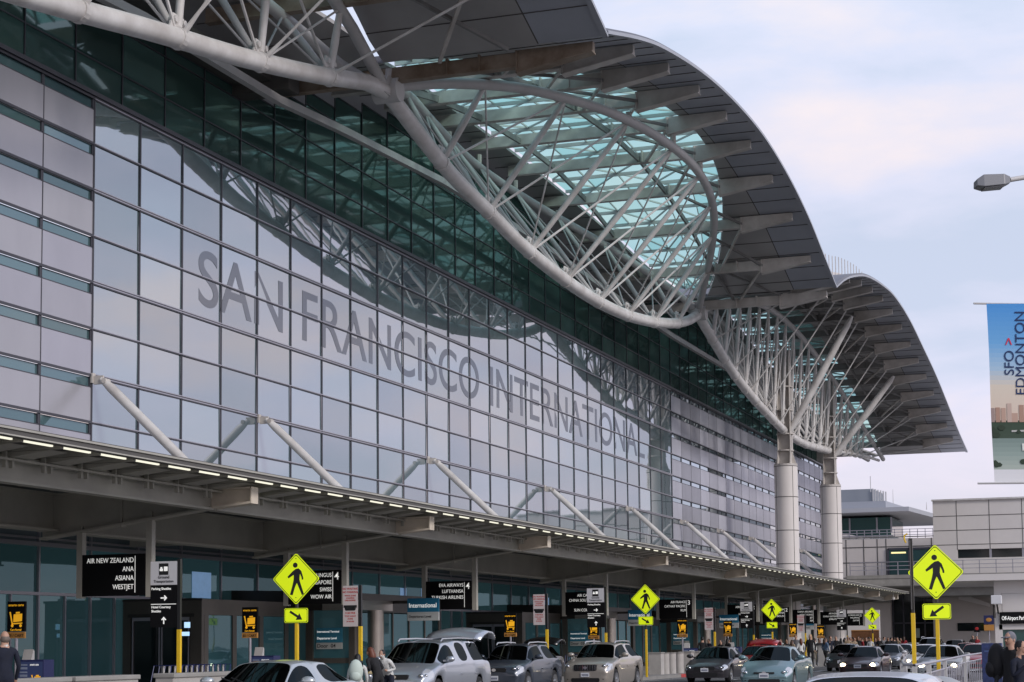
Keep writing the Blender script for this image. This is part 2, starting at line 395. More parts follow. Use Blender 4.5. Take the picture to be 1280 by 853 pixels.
# upper recessed glass, top follows the roof
gu = MB(); mu = MB()
k = 0; s = S0 - 14 * WP
while s < SE - .1:
    s2 = s + WP
    top = min(roofz(s), roofz(s2)) - .35
    if s2 < 68: top = min(top, 24.9)
    z = ZT + .2
    while z < top:
        z2 = min(z + VP, top)
        if top - z2 < .4: z2 = top
        pane(gu, s, s2, HU, z, z2, .003, .35)
        mu.box(s, s2, HU - .045, HU - .012, z2 - .03, z2 + .03)
        z = z2 + (1e-6)
        if z2 == top: break
    mu.box(s - .03, s + .03, HU - .055, HU - .013, ZT + .2, top)
    s = s2
ug = tb(gu, 'upper_glazing', dkglass); tb(mu, 'mullion_grid', mull, ug)
# roof shells : soffit skin, thickness, joints
def roof_section(name, s0, s1, n, skylight=None):
    sk = MB(); top = MB(); th = .16
    ss = [s0 + (s1 - s0) * i / n for i in range(n + 1)]
    def strips(s):
        if skylight:
            yn, yf = skylight(s)
            return [YE, 22.4, 22.46, max(22.47, min(yn - .5, 25)), max(22.6, yn), yf, HU + .2, 62]
        return [YE, 22.4, 22.46, 23.9, 26.8, 34, HU + .2, 62]
    for i in range(n):
        a, c = ss[i], ss[i + 1]; A = strips(a); B = strips(c); za, zc = roofz(a + 1e-4), roofz(c - 1e-4)
        for j in range(len(A) - 1):
            if skylight and j == 4: continue
            sk.m = 1 if j in (0,) else (2 if j == 1 else 0)
            sk.quad((a, A[j], za), (c, B[j], zc), (c, B[j + 1], zc), (a, A[j + 1], za))
            top.quad((a, A[j] + (.10 if j == 0 else 0), za + th), (a, A[j + 1], za + th), (c, B[j + 1], zc + th), (c, B[j] + (.10 if j == 0 else 0), zc + th))
        top.quad((a, A[0], za), (a, A[0] + .10, za + th), (c, B[0] + .10, zc + th), (c, B[0], zc))
        # skylight kerbs
        if skylight:
            for j in (4, 5): sk.m = 0; sk.quad((a, A[j], za), (c, B[j], zc), (c, B[j], zc + th), (a, A[j], za + th))
    for a in (s0 + 1e-4, s1 - 1e-4):
        z = roofz(a); top.quad((a, YE, z), (a, 62, z), (a, 62, z + th), (a, YE + .10, z + th))
    r = tb(sk, 'roof_soffit', [soff, soff2, joint], smooth=True)
    tag(r, name)
    tb(top, 'roof_skin', roofm, r, smooth=True)
    # panel joints as thin proud battens
    jb = MB(); L = 0
    s = s0 + .6
    while s < s1 - .3:
        z = roofz(s)
        if skylight:
            yn, yf = skylight(s); segs = [(YE + .1, yn - .05), (yf + .05, HU)]
        else: segs = [(YE + .1, 26.7), (34.1, HU)]
        for y0, y1 in segs: jb.box(s - .022, s + .022, y0, y1, z - .03, z - .001)
        s += 1.93
    tb(jb, 'soffit_joint', joint, r)
    e_ = MB(); pts = [(s0 + (s1 - s0) * i / 60) for i in range(61)]
    for a, c in zip(pts, pts[1:]):
        za, zc = roofz(a + 1e-4), roofz(c - 1e-4)
        e_.quad((a, YE - .02, za - .09), (c, YE - .02, zc - .09), (c, YE - .02, zc + .05), (a, YE - .02, za + .05))
        e_.quad((a, YE - .02, za - .09), (a, YE + .22, za - .09), (c, YE + .22, zc - .09), (c, YE - .02, zc - .09))
        e_.quad((a, YE + .22, za - .09), (a, YE + .22, za + .0), (c, YE + .22, zc + .0), (c, YE + .22, zc - .09))
    tb(e_, 'gutter_edge', soff2, r)
    return r
def sky_c(s):
    f_ = max(0, lens(s) ** .8); return (YC - 6.2 * f_ - .2, YC + 4.2 * f_ + .2)
rc_ = roof_section('central arched roof with lens shaped skylight', 67.6, 121.6, 60, sky_c)
def sky_f(s):
    g = math.sin(math.pi * min(max((s - 124) / 84, 0), 1)) ** .5; return (YC - .2 - 1.15 * g, YC + .2 + 5 * g)
rf_ = roof_section('far arched roof over the end bays', 121.6, 209, 60, sky_f)
def sky_l(s):
    g = math.sin(math.pi * min(max((189.2 - s - 124) / 84, 0), 1)) ** .5; return (YC - .2 - 1.15 * g, YC + .2 + 5 * g)
rl_ = roof_section('nearest arched roof passing overhead', -19.8, 67.6, 60, sky_l)
def skylight_mesh(roof, s0, s1, n, fn, sub=5):
    g = MB(); fr = MB()
    ss = [s0 + (s1 - s0) * i / n for i in range(n + 1)]
    for i in range(n):
        a, c = ss[i], ss[i + 1]; za, zc = roofz(a) + .35, roofz(c) + .35
        A = fn(a); B = fn(c)
        for j in range(sub):
            t0, t1 = j / sub, (j + 1) / sub
            p = [(a, lerp(*A, t0), za), (c, lerp(*B, t0), zc), (c, lerp(*B, t1), zc), (a, lerp(*A, t1), za)]
            v = random.choice([.02, .05, .1, .2, .35, .6]); g.col = (v, v, v)
            if (i + j) % 2 == 0:
                g.poly([p[0], p[1], p[2]]); v = random.choice([.03, .1, .25, .7]); g.col = (v,) * 3; g.poly([p[0], p[2], p[3]]); fr.bar(p[0], p[2], .06, .10)
            else:
                g.poly([p[0], p[1], p[3]]); v = random.choice([.03, .1, .25, .7]); g.col = (v,) * 3; g.poly([p[1], p[2], p[3]]); fr.bar(p[1], p[3], .06, .10)
            fr.bar(p[0], p[1], .05, .10)
        fr.bar((a, A[0], za - .08), (a, A[1], za - .08), .08, .2)
    sg = tb(g, 'skylight', skyg, roof); tb(fr, 'glazing_bar', steel2, sg)
skylight_mesh(rc_, 69.2, 121.0, 26, sky_c, 5)
skylight_mesh(rf_, 126, 206, 42, sky_f, 3)
skylight_mesh(rl_, -17, 63, 30, sky_l, 3)
# roof beams (fins): from tip outside to the wall
NODE_C = [A_ + 6.03 * k for k in range(10)]
NODE_F = [127.0 + 5.78 * k for k in range(14)]
NODE_L = [189.8 - s for s in NODE_F]
def beam(s, yt=20.4, y1=34.6, m=None):
    b = MB(); z = roofz(s) - .03
    if abs(s - 68.5) < 1: z = roofz(67.6) - .03
    if abs(s - 122.8) < 1: z = roofz(121.6) - .03
    w_ = .26
    b.prism([(s - w_ / 2, 23.62, z - .1), (s - w_ / 2, y1, z - .1), (s - w_ / 2, y1, z - .66), (s - w_ / 2, 23.62, z - .66)], (w_, 0, 0))
    b.box(s - .2, s + .2, 23.62, y1, z - .71, z - .66)
    for y in (25.2, 26.6): b.box(s - .24, s + .24, y - .04, y + .04, z - .66, z - .02)
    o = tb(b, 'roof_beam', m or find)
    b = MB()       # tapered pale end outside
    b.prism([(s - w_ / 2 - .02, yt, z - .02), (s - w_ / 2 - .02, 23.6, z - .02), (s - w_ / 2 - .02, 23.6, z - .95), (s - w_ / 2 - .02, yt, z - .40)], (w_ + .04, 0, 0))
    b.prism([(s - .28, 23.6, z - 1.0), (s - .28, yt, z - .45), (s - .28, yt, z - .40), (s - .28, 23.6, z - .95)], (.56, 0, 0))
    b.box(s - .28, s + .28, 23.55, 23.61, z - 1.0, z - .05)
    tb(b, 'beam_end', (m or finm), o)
    return o
for i, s in enumerate(NODE_C):
    o = beam(s, m=finrust if i == 0 else finm)
    if i == 0: o['label'] = 'rust streaked roof beam at the valley'
for s in NODE_F: beam(s)
for s in NODE_L:
    if s > 20: beam(s, m=finrust if s > 60 else finm)
# second valley beams and K bracing between fins under the overhang
for a, c in list(zip(NODE_C, NODE_C[1:])) + list(zip(NODE_F, NODE_F[1:])) + [(56.9, 62.6), (62.6, 67)]:
    za, zc = roofz(a + .01) - .5, roofz(c - .01) - .5
    b = MB(); b.bar((a, 26.4, za), (c, 23.5, zc), .14, .14); tb(b, 'overhang_brace', find)
    b = MB(); b.bar((a, 23.5, za), (c, 26.4, zc - .16), .14, .14); tb(b, 'overhang_brace', finm)
for nodes, y in ((NODE_C, 31.8), (NODE_F, 31.5)):
    for yy in (26.8, 31.8):
        pts = [(s, yy, roofz(s) - .5) for s in nodes]; 
        b = MB()
        for p, q in zip(pts, pts[1:]): b.bar(p, q, .12, .3)
        tb(b, 'roof_purlin', find)
# maintenance rail / eaves beam in front of the upper glass
b = MB()
pts = [(20, 33.4, 22.1), (40, 33.4, 23.2), (56, 33.4, 24.0), (66.6, 33.4, 24.0), (73, 33.4, 24.4), (85, 33.4, 24.95), (100, 33.4, 25.0), (115, 33.4, 24.6), (131, 33.4, 24.3), (151, 33.4, 24.4), (175, 33.4, 24.2), (200, 33.4, 22.5)]
for p, q in zip(pts, pts[1:]): b.bar(p, q, .3, .32)
tb(b, 'eaves_beam', steel2)
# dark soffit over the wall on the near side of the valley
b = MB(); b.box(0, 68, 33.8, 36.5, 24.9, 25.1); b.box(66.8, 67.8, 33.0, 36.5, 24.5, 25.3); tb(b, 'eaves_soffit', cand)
# rooftop screen beyond the valley
b = MB()
crown = [(136, 29.9), (141, 30.5), (146, 31.2), (151, 32.0), (156, 32.6), (160, 32.95), (168, 33.0), (180, 31.5), (186, 30)]
pr = [(136 + i, 24.0, crv(crown, 136 + i)) for i in range(50)]
for p, q in zip(pr, pr[1:]):
    b.quad((p[0], p[1], roofz(p[0]) + .35), (q[0], q[1], roofz(q[0]) + .35), q, p); b.quad(p, q, (q[0], 34, q[2]), (p[0], 34, p[2]))
rs = tb(b, 'rooftop_monitor', beigel)
b = MB()
for i in range(20):
    s = 142 + i * 1.6; b = MB(); b.tube([(s, 23.9, crv(crown, s) - .3), (s, 23.9, crv(crown, s) + 1.3)], .04, 6); tb(b, 'rooftop_rod', steel2, rs)
# lettering etched on the glass wall
def letters(s, a, c, cap_b=14.93, cap_t=17.13):
    t = text('wall_lettering', s, 1, lettm, None, (0, 0, 0), 'LEFT', '-Y', bold=.005, ext=.002)
    xs = [v.co.x for v in t.data.vertices]; ys = [v.co.y for v in t.data.vertices]
    x0, x1 = min(xs), max(xs); y0, y1 = 0, max(ys)
    sx = (c - a) / (x1 - x0); sy = (cap_t - cap_b) / (y1)
    for v in t.data.vertices:
        v.co = Vector(((v.co.x - x0) * sx + a - 55, H0 - .006 - v.co.z * 1 - 34.8, v.co.y * sy + cap_b))
    t.matrix_world = Matrix.Identity(4)
    at_ = t.data.color_attributes.new('pane', 'FLOAT_COLOR', 'CORNER')
    at_.data.foreach_set('color', [1.0] * (4 * len(at_.data)))
    t.parent = glaz
letters('SAN', 62.6, 69.9); letters('FRANCISCO', 71.8, 93.9); letters('INTERNATIONAL', 95.7, 128.3)
# inclined bracing struts from wall nodes to the canopy
for s in (23.8, 42.5, 55.05, 67.6, 86.2, 105.0, 123.0, 138.3, 150.8, 163.4, 176, 188.5):
    b = MB(); b.tube([(s, 34.4, 10.93), (s, 34.0, 10.6), (s, 30.1, 7.0), (s, 29.4, 6.3)], [.09, .165, .165, .1], 14)
    bs = tb(b, 'brace_strut', steel, smooth=True)
    b = MB(); b.box(s - .10, s + .10, 34.68, 34.76, 10.8, 11.15); b.box(s - .04, s + .04, 34.3, 34.68, 10.75, 11.05); b.tube([(s - .16, 34.2, 10.85), (s + .16, 34.2, 10.85)], .09, 12)
    tb(b, 'bracket', finm, bs)

# ------------------------------------------------------------------ ground floor glass front
sf = MB(); sm = MB(); up_ = MB()
s = S0 - 12 * WP
while s < SE:
    pane(sf, s, s + WP, H0, 3.42, 5.0, .003, .5)
    pane(sf, s, s + WP / 2, H0, .15, 3.42, .003, .5); pane(sf, s + WP / 2, s + WP, H0, .15, 3.42, .003, .5)
    pane(up_, s, s + WP, H0, 5.0, 6.1, .003, .15)
    sm.box(s - .04, s + .04, H0 - .1, H0 - .012, .15, 6.1); sm.box(s + WP / 2 - .03, s + WP / 2 + .03, H0 - .1, H0 - .012, .15, 3.42)
    s += WP
fg = tb(sf, 'ground_floor_glazing', shopglass); tb(up_, 'frosted_strip', pale_frost)
for z, t in ((.25, .1), (3.42, .05), (5.05, .07), (5.25, .03), (6.0, .08)): sm.box(XL, SE, H0 - .12, H0 - .011, z - t, z + t)
tb(sm, 'mullion_grid', mullw, fg)
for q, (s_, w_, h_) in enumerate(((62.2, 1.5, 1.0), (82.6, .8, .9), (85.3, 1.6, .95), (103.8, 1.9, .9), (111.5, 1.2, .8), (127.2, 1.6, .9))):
    b = MB(); b.box(s_, s_ + w_, H0 - .016, H0 - .0135, 3.5, 3.5 + h_); tb(b, 'reflection_patch', mat('reflection_blue_white', (.16, .28, .42), .4, emit=(.35, .6, 1), es=.22, var=.4, vs=1.2), fg)  # added glowing panes that imitate bluish reflections in the glazing
b = MB(); b.box(XL, SE, H0 + .1, H0 + .3, .15, 6.3); b.box(XL, SE, HU + .1, HU + .3, 20, 24.8); tb(b, 'backing_wall', cand)

# ------------------------------------------------------------------ roof trusses
BOT = [(A_, 24.35), (75.3, 22.75), (80.5, 22.05), (85, 21.45), (91.5, 21.0), (98, 20.85), (104, 21.05), (110, 21.6), (115.3, 22.35), (119.5, 23.2), (B_, 24.2)]
TOPC = [(A_, 24.6), (71.2, 25.45), (74.6, 26.25), (77.7, 26.8), (83.8, 27.4), (90, 27.6), (98, 27.65), (105, 27.4), (111, 26.9), (116.5, 26.0), (120.5, 25.1), (B_, 24.4)]
FB = [(B_, 24.1), (127.7, 22.9), (133.1, 21.65), (140.4, 20.55), (146, 19.95), (153, 19.3), (160, 19.1), (166, 19.3), (175.5, 19.8), (182, 20.3), (190, 20.9), (200, 21.5), (209, 21.9)]
FT = [(B_, 24.3), (128, 25.9), (134.3, 27.1), (144, 28.3), (152, 28.5), (160, 28.2), (169.9, 27.3), (182.4, 25.8), (195, 23.9), (205, 22.5), (211, 21.6)]
def truss(label, lo, hi, bot, topc, nodes, yn, yf, mir=False):
    t = thing('roof_truss', label, 'truss', (lo, YC, bot[0][1]), 0, 'tubular steel trusses under the arched roofs')
    def c(n, pts, r, nn=14, nm=steel):
        b = MB(); b.tube(pts, r, nn); return tb(b, n, nm, t, smooth=True)
    n = 40; S = [lo + (hi - lo) * i / n for i in range(n + 1)]
    bc = c('bottom_chord', [(s, YC, crv(bot, s)) for s in S], [.34 if s < 178 else .16 for s in S], 18)
    c('top_chord', [(s, yn(s), crv(topc, s)) for s in S], .24, 14, steel2)
    c('top_chord', [(s, yf(s), crv(topc, s)) for s in S], .24, 14, steel2)
    P = lambda s: Vector((s, YC, crv(bot, s)))
    Nn = lambda s: Vector((s, yn(s), crv(topc, s)))
    Fn = lambda s: Vector((s, yf(s), crv(topc, s)))
    for i, s in enumerate(nodes):
        c('strut', [P(s), lerp(P(s), Nn(s), .06), lerp(P(s), Nn(s), .5), lerp(P(s), Nn(s), .94), Nn(s)], [.07, .13, .16, .13, .07], 10)
        c('strut', [P(s), lerp(P(s), Fn(s), .06), lerp(P(s), Fn(s), .5), lerp(P(s), Fn(s), .94), Fn(s)], [.06, .12, .15, .12, .06], 10, steel2)
        # gusset plate with pins
        b = MB(); p = P(s); b.prism([(s - .55, YC - .03, p.z + .2), (s + .55, YC - .03, p.z + .2), (s + .35, YC - .03, p.z + .75), (s - .35, YC - .03, p.z + .75)], (0, .06, 0))
        for dx in (-.28, .28): b.tube([(s + dx, YC - .14, p.z + .55), (s + dx, YC + .14, p.z + .55)], .11, 10)
        b.tube([(s - .12, YC, p.z), (s + .12, YC, p.z)], .375, 16)
        tb(b, 'gusset', steel, t)
        # posts from the chords up to the roof beams
        b = MB(); 
        for q in (Nn(s), Fn(s)):
            zt = roofz(s) - 1.0
            if zt > q.z + .1: b.tube([q, (q.x, q.y, zt)], .16, 8)
        if b.v: tb(b, 'chord_post', finm, t)
        if i + 1 < len(nodes):
            u = nodes[i + 1]
            c('tie_rod', [P(s), Nn(u)], .06, 6); c('tie_rod', [Nn(s), P(u)], .045, 6)
            c('tie_rod', [P(s), Fn(u)], .05, 6, steel2); c('tie_rod', [Fn(s), P(u)], .045, 6, steel2)
    return t
tc_ = truss('lens shaped central roof truss of white tubes around the skylight', A_, B_, BOT, TOPC, NODE_C[1:-1], ynear, yfar)
fy = lambda s: YC - .5 * min(1, max(0, (s - B_) / 6)); fyf = lambda s: YC + 5.2 * math.sin(math.pi * min(1, max(0, (s - B_) / 88))) ** .6
nodesF = [127.0 + 5.78 * .62 * k for k in range(0, 20)]
tf_ = truss('far end roof truss resting on the two round columns', B_, 208.5, FB, FT, nodesF, fy, fyf)
mirr = lambda tab: [(A_ + B_ - a, z) for a, z in reversed(tab)]
FBL = mirr(FB); FBL = [(a, z + .25 if a < 66 else 24.35) for a, z in FBL]
FBL = [(-20, 19), (10, 19.2), (30, 18.9), (38, 19.2), (43.5, 19.95), (49.6, 21.0), (55.7, 21.98), (62, 23.2), (66.9, 24.3), (A_, 24.4)]
FTL = mirr(FT)
tl_ = truss('nearest roof truss crossing the top left corner', -18, A_, FBL, FTL, [189.8 - s for s in NODE_F if s < 188] , lambda s: fy(191.3 - s), lambda s: fyf(191.3 - s))
# hinge castings
for s, z in ((A_, 24.45), (B_, 24.25)):
    b = MB(); b.tube([(s, YC - .55, z), (s, YC + .55, z)], .5, 18); b.prism([(s - 1.0, YC - .3, z - .35), (s + 1.0, YC - .3, z - .35), (s + .7, YC - .3, z + .45), (s - .7, YC - .3, z + .45)], (0, .6, 0))
    b.tube([(s, YC, z), (s, YC - .1, z + .9)], .2, 10)
    tb(b, 'hinge_casting', steel2, tc_, smooth=True)
# rods carrying the overhang from the bottom chord nodes
for par, nodes, bot in ((tf_, NODE_F, FB), (tl_, [s for s in NODE_L if s > 30], FBL)):
    for i, s in enumerate(nodes):
        p = Vector((s, YC - .2, crv(bot, s) + .1)); q = Vector((s + 1.5, 23.5, roofz(s + 1.5) - 1.05))
        q = Vector((s, 23.4, roofz(s) - 1.05))
        b = MB(); b.tube([p, lerp(p, q, .12), q], [.11, .055, .055], 8); tb(b, 'overhang_rod', steel, par, smooth=True)

# ------------------------------------------------------------------ the two big columns
def column(s, label, tip):
    t = thing('support_column', label, 'column', (s, YC, 0), 0, 'round columns carrying the far roof truss')
    zt = crv(FB, s)
    b = MB(); b.lathe([(.98, .15), (.98, 16.4)], (s, YC, 0), 36); b.face(tuple(range(len(b.v) - 36, len(b.v)))); tb(b, 'shaft', beigel, t, smooth=True)
    b = MB()
    for z in (8.1, 10.9, 13.7, 16.3): b.lathe([(.985, z - .03), (1.0, z - .025), (1.0, z + .025), (.985, z + .03)], (s, YC, 0), 36)
    for a in (-2.35, -.78, .78, 2.35): 
        b.bar((s + math.cos(a) * .985, YC + math.sin(a) * .985, .2), (s + math.cos(a) * .985, YC + math.sin(a) * .985, 16.3), .03, .03)
    tb(b, 'shaft_joint', joint, t)
    b = MB()   # tapered steel capital up to the roof
    prof = [(.95, 16.4), (.62, 17.2), (.62, 18.5), (.9, 19.0)]
    for sx in (-1, 1):
        b.prism([(s + sx * .02, YC - .95, 16.4), (s + sx * .02, YC + .95, 16.4), (s + sx * .02, YC + .55, 17.6), (s + sx * .02, YC + .55, 25.5), (s + sx * .02, YC + .2, 26.6), (s + sx * .02, YC - .2, 26.6), (s + sx * .02, YC - .55, 25.5), (s + sx * .02, YC - .55, 17.6)], (.05 * sx, 0, 0))
    for yy in (-.55, .5): b.prism([(s - .85, YC + yy, 16.4), (s + .85, YC + yy, 16.4), (s + .55, YC + yy, 17.6), (s + .5, YC + yy, 25.5), (s + .1, YC + yy, 26.8), (s - .1, YC + yy, 26.8), (s - .5, YC + yy, 25.5), (s - .55, YC + yy, 17.6)], (0, .06, 0))
    for z in (16.42, 17.6, 19.0, 21, 23): b.lathe([(.15, z), (.72 if z > 17 else 1.0, z), (.72 if z > 17 else 1.0, z + .09), (.15, z + .09)], (s, YC, 0), 20)
    tb(b, 'capital', finm, t)
    b = MB(); q = Vector(tip); p = Vector((s, YC - .35, 19.1)); b.tube([p, lerp(p, q, .08), lerp(p, q, .5), lerp(p, q, .93), q], [.14, .28, .32, .26, .12], 14); tb(b, 'raking_prop', steel, t, smooth=True)
    return t
column(153.2, 'left one of the two round pale columns, carrying a taller raking prop', (153.2, 23.4, roofz(153.2) - 1.0))
column(175.5, 'right one of the two round pale columns, beside the distant beige building', (175.5, 23.0, roofz(175.5) - 1.0))

# ------------------------------------------------------------------ kerbside canopy
can = thing('entrance_canopy', 'long dark steel canopy over the kerb with a row of lit strips', 'canopy', (30, 29, 0))
CS0, CS1 = 25.5, 177.2
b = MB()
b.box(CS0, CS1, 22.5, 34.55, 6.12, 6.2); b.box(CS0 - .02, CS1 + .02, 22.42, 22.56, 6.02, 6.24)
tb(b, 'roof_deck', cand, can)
b = MB(); b.box(CS0, CS1, 22.38, 22.418, 6.17, 6.215); b.box(CS0, CS1, 22.37, 22.415, 6.03, 6.06); tb(b, 'fascia_trim', canm, can)
n = 100
for k in range(n):
    s = CS0 + .1 + 1.515 * k
    b = MB(); b.box(s, s + 1.28, 22.72, 22.78, 6.01, 6.05); tb(b, 'light_strip', lamp_e, can)
b = MB()
for k in range(n):
    s = CS0 + .05 + 1.515 * k
    b.box(s - .04, s + .04, 22.6, 28.9, 5.98, 6.115); b.box(s - .16, s - .1, 23.95, 24.05, 5.62, 5.98); b.box(s + .1, s + .16, 23.95, 24.05, 5.62, 5.98)
    b.prism([(s, 22.9, 5.97), (s, 24.4, 5.97), (s, 24.4, 5.8)], (.7, 0, 0))
b.box(CS0, CS1, 23.9, 23.96, 5.78, 5.83); b.box(CS0, CS1, 25.3, 25.42, 5.86, 5.98)
tb(b, 'purlin_grid', canm, can)
TIPS = [32.0, 44.45, 57.3, 69.9, 88.6, 107.0, 125.4, 137.3, 149.4, 161.5, 173.6]
prev = CS0
for k, s in enumerate(TIPS):
    b = MB()   # tapered transverse cantilever
    b.prism([(s - .03, 24.2, 5.86), (s - .03, 29.6, 5.95), (s - .03, 29.6, 4.72), (s - .03, 24.2, 5.42)], (.06, 0, 0))
    b.prism([(s - .2, 24.2, 5.42), (s - .2, 29.6, 4.72), (s - .2, 29.6, 4.66), (s - .2, 24.2, 5.36)], (.4, 0, 0))
    b.box(s - .2, s + .2, 24.2, 29.6, 5.90, 5.95)
    b.box(s - .12, s + .12, 27.0, 27.05, 4.95, 5.9)
    tb(b, 'cantilever_beam', canm, can)
    b = MB()   # pale end bracket
    b.prism([(s - .05, 23.0, 5.86), (s - .05, 24.25, 5.86), (s - .05, 24.25, 5.40), (s - .05, 23.0, 5.52)], (.1, 0, 0)); b.box(s - .2, s + .2, 22.98, 24.25, 5.86, 5.91)
    b.prism([(s - .2, 23.0, 5.46), (s - .2, 24.25, 5.34), (s - .2, 24.25, 5.40), (s - .2, 23.0, 5.52)], (.4, 0, 0)); b.box(s - .2, s + .2, 22.96, 23.0, 5.46, 5.91)
    tb(b, 'end_bracket', canl, can)
    b = MB()   # longitudinal edge beam to this bracket
    b.box(prev + .05, s - .05, 24.25, 24.31, 5.38, 5.86); b.box(prev + .05, s - .05, 24.12, 24.46, 5.86, 5.92); b.box(prev + .05, s - .05, 24.12, 24.46, 5.32, 5.38)
    tb(b, 'edge_beam', canm, can)
    b = MB(); b.box(prev, s, 29.25, 29.35, 4.95, 5.9); b.box(prev, s, 29.05, 29.55, 4.88, 4.95); b.box(prev, s, 29.1, 29.5, 5.9, 5.96); tb(b, 'girder', canm, can)
    b = MB(); b.lathe([(.24, .15), (.24, 4.9)], (s + 3, 29.3, 0), 18); 
    if k in (9, 10): tb(b, 'support_post', steelc, can, smooth=True)
    b = MB(); b.box(s - .1, s + .1, 29.6, 34.5, 5.2, 5.9); tb(b, 'rear_beam', canm, can)
    prev = s

# ------------------------------------------------------------------ hanging airline signs
def hang_sign(s, lines, num, label, y0=26.15, y1=28.35, zb=3.05, zt=4.2):
    t = thing('airline_sign', label, 'sign', (s, (y0 + y1) / 2, zb), 0, 'black airline signs hanging under the canopy')
    b = MB(); b.box(s - .09, s + .09, y0 + .12, y1 - .08, zb, zt); tb(b, 'sign_board', black, t, bevel=.01)
    for y in (y0, y1):
        b = MB(); b.box(s - .10, s + .10, y - .09, y + .09, zb - .05, 5.35 if y == y0 else 5.0); tb(b, 'hanger_post', canm, t)
    b = MB(); b.box(s - .1, s - .091, y0 + .42, y0 + .435, zb + .08, zt - .06); tb(b, 'divider_line', white, t)
    sz = .195; n = len(lines)
    for i, l in enumerate(lines):
        if not l: continue
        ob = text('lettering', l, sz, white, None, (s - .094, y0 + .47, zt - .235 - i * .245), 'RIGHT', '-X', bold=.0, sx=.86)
        ob.parent = t; ob.matrix_parent_inverse = Matrix.Translation(-t.location)
    if num:
        ob = text('gate_number', num, .36, white, None, (s - .094, y0 + .19, zt - .33), 'LEFT', '-X', bold=.002)
        ob.location.y = y0 + .37
        ob.parent = t; ob.matrix_parent_inverse = Matrix.Translation(-t.location)
    return t
hang_sign(44.45, ['AIR NEW ZEALAND', 'ANA', 'ASIANA', 'WESTJET'], '', 'black hanging sign reading AIR NEW ZEALAND, ANA, ASIANA, WESTJET')
hang_sign(57.3, ['AER LINGUS', 'SINGAPORE', 'SWISS', 'WOW AIR'], '4', 'black hanging sign reading SWISS and WOW AIR, partly behind the nearest left crossing diamond')
hang_sign(69.9, ['EVA AIRWAYS', 'LUFTHANSA', 'TURKISH AIRLINES'], '4', 'black hanging sign reading EVA AIRWAYS, LUFTHANSA, TURKISH AIRLINES')
hang_sign(88.6, ['AIR CANADA', 'CHINA SOUTHERN', '', 'SUN COUNTRY'], '3', 'black hanging sign reading AIR CANADA and SUN COUNTRY')
hang_sign(107.0, ['AIR FRANCE', 'CATHAY PACIFIC', 'KLM'], '3', 'black hanging sign reading AIR FRANCE, CATHAY PACIFIC, KLM')
hang_sign(125.4, ['AEROMEXICO', 'DELTA', 'HAWAIIAN'], '2', 'black hanging sign reading AEROMEXICO, behind a white topped shuttle sign')
hang_sign(137.3, ['AIR CHINA', 'ANA', 'AIR BERLIN'], '2', 'black hanging sign partly hidden by the third crossing diamond')
hang_sign(149.4, ['CHINA AIRLINES', 'HONG KONG', 'JET', 'AIR'], '', 'black hanging sign reading CHINA AIRLINES and HONG KONG')
hang_sign(161.5, ['AIR INDIA', 'CHINA EASTERN', 'EMIRATES'], '1', 'black hanging sign second from the far end of the canopy')
hang_sign(173.6, ['KOREAN AIR', 'PHILIPPINE', 'QATAR'], '1', 'black hanging sign at the far end of the canopy')

# ------------------------------------------------------------------ entrances
def mk(t, b, name, m, **k): return tb(b, name, m, t, **k)
def vestibule(s, label):          # low dark box with glass doors facing the traffic
    t = thing('entrance_vestibule', label, 'vestibule', (s, 34.5, .15), 0, 'low dark entrance vestibules with glass doors')
    y0, y1, L, H = 31.6, 34.75, 6.6, 3.3
    b = MB(); b.box(s, s + L, y0, y1, H - .55, H); b.box(s, s + .18, y0, y0 + .45, .15, H - .55); b.box(s, s + .18, y1 - .3, y1, .15, H - .55)
    b.box(s + .2, s + L, y0, y0 + .12, .15, .4)
    for q in range(4): b.box(s + .2 + q * 2.1, s + .5 + q * 2.1, y0, y0 + .2, .15, H - .55)
    mk(t, b, 'frame', brz)
    b = MB(); b.box(s - .02, s + .06, y0 + .3, y1 - .2, H - .62, H - .5); b.box(s - .05, s, y0 - .03, y1, H - .05, H + .03); mk(t, b, 'fascia_trim', dkmetal)
    for q in range(2):
        ya = y0 + .5 + q * 1.17
        b = MB(); b.box(s + .05, s + .1, ya, ya + 1.12, .2, H - .6); d = mk(t, b, 'door_panel', dkwin)
        b = MB(); 
        for yy in (ya, ya + 1.07): b.box(s + .02, s + .048, yy, yy + .05, .2, H - .62)
        b.box(s + .02, s + .048, ya + .05, ya + 1.07, .2, .32); b.box(s + .02, s + .048, ya + .05, ya + 1.07, H - .74, H - .62); tb(b, 'door_frame', mullw, d)
    b = MB(); b.box(s + .25, s + L, y0 + .05, y0 + .07, .4, H - .56); mk(t, b, 'side_glass', shopglass)
    return t
